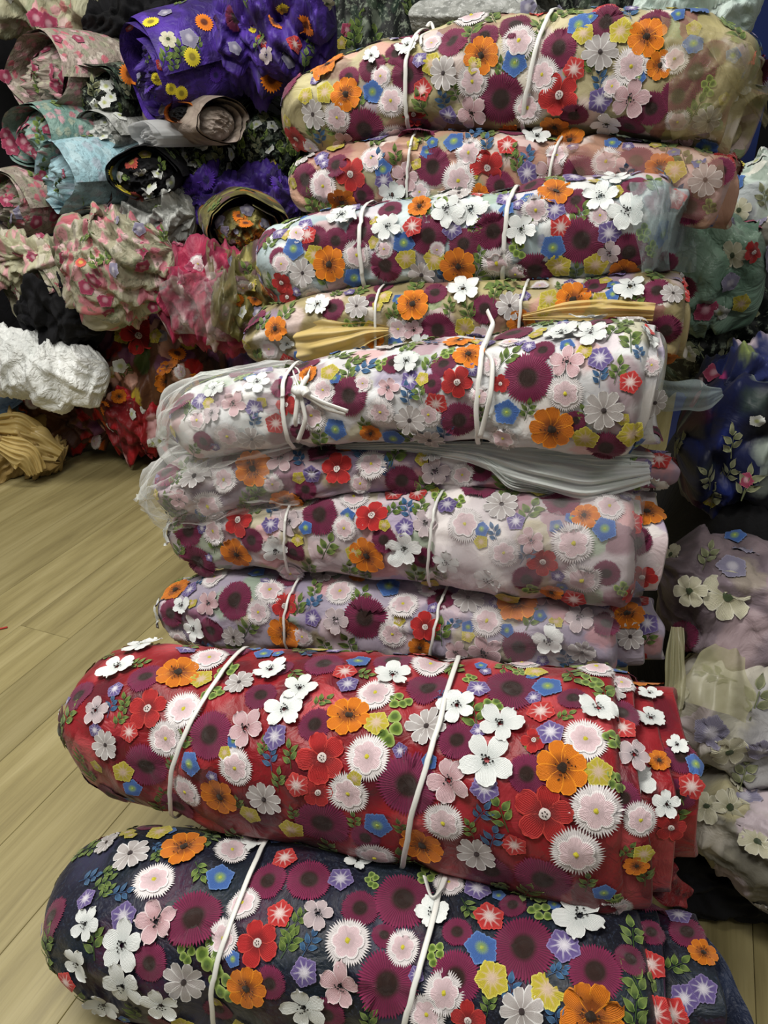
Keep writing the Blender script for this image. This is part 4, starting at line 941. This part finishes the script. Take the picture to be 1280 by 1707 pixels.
roll('fabric_roll', 'black roll between the two violet rolls', 385, 110, 2.42, 58, 62, f_black, 'w352,60,24 w350,80,20', 3, 'w', seed=59, yaw=5)
heap('fabric_heap', 'violet cloth with orange gerberas at the top, right of the black roll', [(352, 10, 70), (390, -50, 140), (460, -70, 168), (520, -60, 150), (562, -20, 110)], 2.3, m_pu, 'o457,40,42 o512,40,42 y473,15,30 B392,30,46 o452,132,46 K445,92,34 c545,5,30 G430,70,34 r440,70,30 y425,50,24 G520,80,30 u480,100,34 r490,75,34', 8, 'Gue', seed=60, crease=.04)
roll('fabric_roll', 'sheer taupe roll lying below the gap of the violet rolls', 372, 205, 2.2, 56, 42, m_br, '', 0, seed=61, yaw=-40, turns=2.2, rough=.12)
roll('fabric_roll', 'small clear white tulle roll under the left violet roll', 240, 226, 2.22, 44, 24, tulle('dull_white_tulle', 'd0d2d4', .7, 1), '', 0, seed=62, yaw=40, ln=.3)
roll('fabric_roll', 'dark green floral roll below the taupe roll', 325, 268, 2.34, 62, 46, f_blackf, 'w310,262,22 w300,290,22', 12, 'tGw', seed=63, yaw=10)
roll('fabric_roll', 'dark green floral roll touching the topmost front bundle', 440, 245, 2.36, 66, 82, f_blackf, 'C400,245,44 w450,290,26 w400,285,24 c440,270,26 c395,290,26 Y410,300,18 Y455,270,18', 16, 'tGCw', seed=64, yaw=-5)
roll('fabric_roll', 'mint-grey roll with crimson roses inside at the left edge', 45, 232, 2.36, 82, 62, m_tl, 'm5,238,34 m40,236,32 m52,248,30 m20,250,28 m78,215,20 m8,225,26', 10, 'mmG', seed=65, yaw=38)
roll('fabric_roll', 'sky-blue roll with grey floral lining', 92, 300, 2.28, 74, 70, m_bl, 'm62,330,26 m70,292,20 G75,280,30 G60,310,30', 8, 'Gmu', seed=66, yaw=42)
roll('fabric_roll', 'silver lace roll right of the sky-blue roll', 160, 225, 2.34, 50, 40, m_gy, '', 4, 'w', seed=67, yaw=20)
roll('fabric_roll', 'small maroon roll below the silver lace roll', 155, 310, 2.3, 38, 44, m_ma, 'w145,325,18 w165,315,18', 4, 'w', seed=68, yaw=5)
roll('fabric_roll', 'black roll with yellow and coral gerberas', 238, 295, 2.22, 68, 52, f_black, 'y183,288,28 y205,317,34 k220,272,30 w235,290,30 w250,310,34 Y242,258,26 k228,326,28 w200,295,22 G190,300,30 G270,280,30 w262,290,22', 6, 'Gtw', seed=69, yaw=-5)
heap('fabric_heap', 'bright violet ruffled cloth between dark green and olive rolls', [(295, 310, 345), (340, 292, 362), (400, 295, 370), (470, 290, 385), (500, 300, 370)], 2.36, m_pu, 'e320,325,40 e345,300,40 e375,320,40 e465,310,44 e330,345,36', 8, 'e', seed=70)
roll('fabric_roll', 'olive spiral roll with orange flowers inside', 408, 385, 2.12, 76, 60, m_ol, 'o410,373,30 o398,362,26 u395,385,26 o425,395,26 u440,375,26 o440,400,26 y415,402,18', 6, 'Gou', seed=71, yaw=-12, turns=2.2, rough=.10)
heap('fabric_heap', 'light grey sheer cloth left of the olive roll', [(205, 345, 385), (240, 328, 395), (290, 325, 395), (325, 335, 385)], 2.3, m_gy, 'm270,380,22 m205,365,24', 4, 'mG', seed=72)
roll('fabric_roll', 'cream and rose twisted roll below the sky-blue roll', 148, 388, 2.26, 54, 44, m_gg, 'm130,385,28 m200,365,28', 8, 'mG', seed=73, yaw=20)
roll('fabric_roll', 'grey floral roll at the far left below the mint-grey roll', 5, 345, 2.32, 66, 62, m_gp, 'm10,335,28 m60,370,30 m90,360,26', 10, 'mGu', seed=74, yaw=25)
heap('fabric_heap', 'grey-green rose-print bundle hanging over the black cloth', [(92, 420, 450), (125, 375, 475), (180, 350, 548), (230, 365, 515), (290, 385, 450)], 2.08, m_gg, 'm232,420,40 m238,445,34 m155,468,36 m145,478,34 m105,430,28 m180,520,26 G160,440,40 G175,435,34 k135,438,22 m175,500,30 u190,450,30', 14, 'mGGu', seed=75)
roll('fabric_roll', 'cream floral roll at the left edge above white fleece', 45, 490, 2.16, 78, 72, m_gg, 'm60,490,36 m55,470,24 Y15,530,30 m20,470,24', 10, 'mG', seed=76, yaw=30)
heap('fabric_heap', 'cream floral cloth squashed at left edge under grey floral roll', [(-60, 400, 460), (20, 395, 465), (90, 405, 460), (120, 420, 450)], 2.2, m_gn, 'm55,430,30 m30,425,24', 6, 'mG', seed=77)
heap('fabric_heap', 'dark maroon cloth behind the crimson bundle', [(250, 400, 560), (330, 380, 600), (420, 380, 600), (520, 380, 600)], 2.72, m_ma, '', 6, 'wt', seed=78)
cb = heap('fabric_heap', 'crimson and white rose bundle in clear film beside the front stack', [(252, 485, 520), (285, 435, 560), (340, 412, 580), (400, 420, 582), (470, 440, 560)], 2.06, m_cr, 'm335,450,60 m300,460,34 m345,480,40 P330,440,34', 8, 'm', seed=79)
veil('clear_film', cb, [(262, 470), (400, 440), (395, 570), (290, 555)], t_white, .01, 24, 21, .02)
ob = heap('fabric_heap', 'olive tulle bundle with embroidered flowers right of the crimson bundle', [(360, 450, 520), (390, 430, 560), (440, 420, 570), (490, 430, 560)], 1.98, m_ol, 'P405,478,36 Y424,476,24 o395,500,30 w405,520,26 O425,500,30 G390,490,30 u430,520,26 Y392,497,20 G415,455,34', 6, 'GYu', seed=80)
veil('olive_tulle', ob, [(345, 400), (395, 420), (390, 560), (355, 545)], tulle('olive_tulle', '8f8862', .6, .9), .012, 20, 22, .02)
heap('fabric_heap', 'plain black cloth slumped between cream roll and white fleece', [(30, 500, 560), (70, 455, 590), (120, 470, 590), (175, 520, 580)], 2.14, f_black, '', seed=81)
wf = heap('fabric_heap', 'fluffy white fleece draped under the black cloth', [(-70, 540, 650), (30, 550, 660), (90, 560, 690), (140, 575, 670), (182, 590, 640)], 2.1, m_wh, '', seed=82, crease=.013, kc=1.6)
heap('fabric_heap', 'dark violet and red printed cloth at the right of the red-orange heap', [(300, 560, 720), (360, 545, 735), (430, 545, 740), (520, 560, 735)], 2.55, fabric('dark_violet_print', '2a1a34', '43284a', ['6a3a6a', '8a1a24', '2a1a34', 'a06a3a'], 18, .8), 'V335,640,40 V350,620,36 R380,660,40', 6, 'VRG', seed=83)
heap('fabric_heap', 'red and orange poppy-print heap standing on the floor', [(120, 600, 700), (165, 540, 735), (230, 510, 745), (300, 530, 748), (370, 580, 745)], 2.32, m_rf, 'O280,612,44 O275,635,44 O322,638,44 Y205,560,36 Y185,620,30 P165,650,34 R230,560,70 R225,535,60 o295,590,34 y335,660,40 y320,650,30 Y258,560,30 o175,680,30 w200,610,30 c180,618,30 G210,620,34 P300,620,30 Y160,640,24 G150,650,30 u270,560,24', 12, 'OYRGPw', seed=84)
heap('fabric_heap', 'deep red cloth with white sprigs lying lowest at the back', [(175, 665, 735), (205, 645, 745), (255, 635, 752), (300, 645, 750), (325, 670, 745)], 2.22, m_rd, 'w220,690,24 w240,680,24 w270,720,26 w265,735,26 w255,738,24 O198,660,30 R240,665,44', 8, 'wR', seed=85)
heap('fabric_heap', 'brown floral cloth under the white fleece', [(-60, 640, 730), (40, 640, 735), (110, 650, 742), (190, 660, 742)], 2.3, m_rf, 'P55,670,30 w40,650,30 c65,665,30', 8, 'PGwc', seed=86)
roll('fabric_roll', 'shiny pale-blue film roll on the floor at left', 38, 692, 2.2, 52, 26, m_sb, '', 0, seed=87, yaw=-60, ln=.3)
heap('fabric_heap', 'added black filler heap that keeps the gaps between the back rolls dark', [(-200, 60, 640), (0, 30, 660), (200, 20, 680), (400, 20, 690), (650, 10, 680), (900, 0, 600)], 3.3, f_black, '', seed=88, ratio=.22)  # thin black backing, added so the gaps between the rolls look dark
heap('fabric_heap', 'added black filler heap for dark gaps at the far upper right behind the blue post', [(1000, 0, 620), (1150, -20, 700), (1300, -20, 720), (1500, 0, 720)], 3.3, f_black, '', seed=89, ratio=.22)  # second black backing, added to darken the gaps on the right
# mustard tulle heap on the floor
f_gold = fabric('mustard_cloth', '8a7240', 'a88e58', None, bump=1.0, wr=22)
gt = Bundle('tulle_heap', 'loose mustard tulle crumpled on the floor at the left edge', 'tulle', [(-90, 690, 800), (-20, 690, 796), (40, 705, 792), (80, 735, 785), (105, 760, 780)], zD(745, 2.42), zD(770, 2.42), f_gold, None, 1.2, 2.2, 61, .06, .035, 1.5, nu=120, nt=110, fine=10, body='tulle_mass', flat_min=.003)
for i, pts in enumerate(([(20, 720), (60, 735), (100, 758)], [(0, 740), (45, 760), (60, 788)], [(-10, 712), (30, 708), (70, 730)])):
    strip('tulle_fold', [np.array(gt.skin.tree().ray_cast(Vector(CAM), ray(x, y))[0] or unp(x, y, zD(y, 2.4))) - np.array(ray(x, y)) * .012 for x, y in pts], [.03, .05, .03], t_gold, gt.root, gt.org, 4, .006, seed=70 + i, bow=.4)

th0 = [unp(x, y, zD(y, CAMH / math.tan(PITCH + math.atan((y - CY) / F)))) for x, y in ((-14, 1052), (0, 1050), (13, 1047))]
th = tube('thread_scrap', [p + np.array([0, 0, .003]) for p in th0], .0022, plain('red_thread', 'a8322c', .7), None, (0, 0, 0))
th['label'] = 'short red thread scrap on the floor at the left edge'; th['category'] = 'thread'
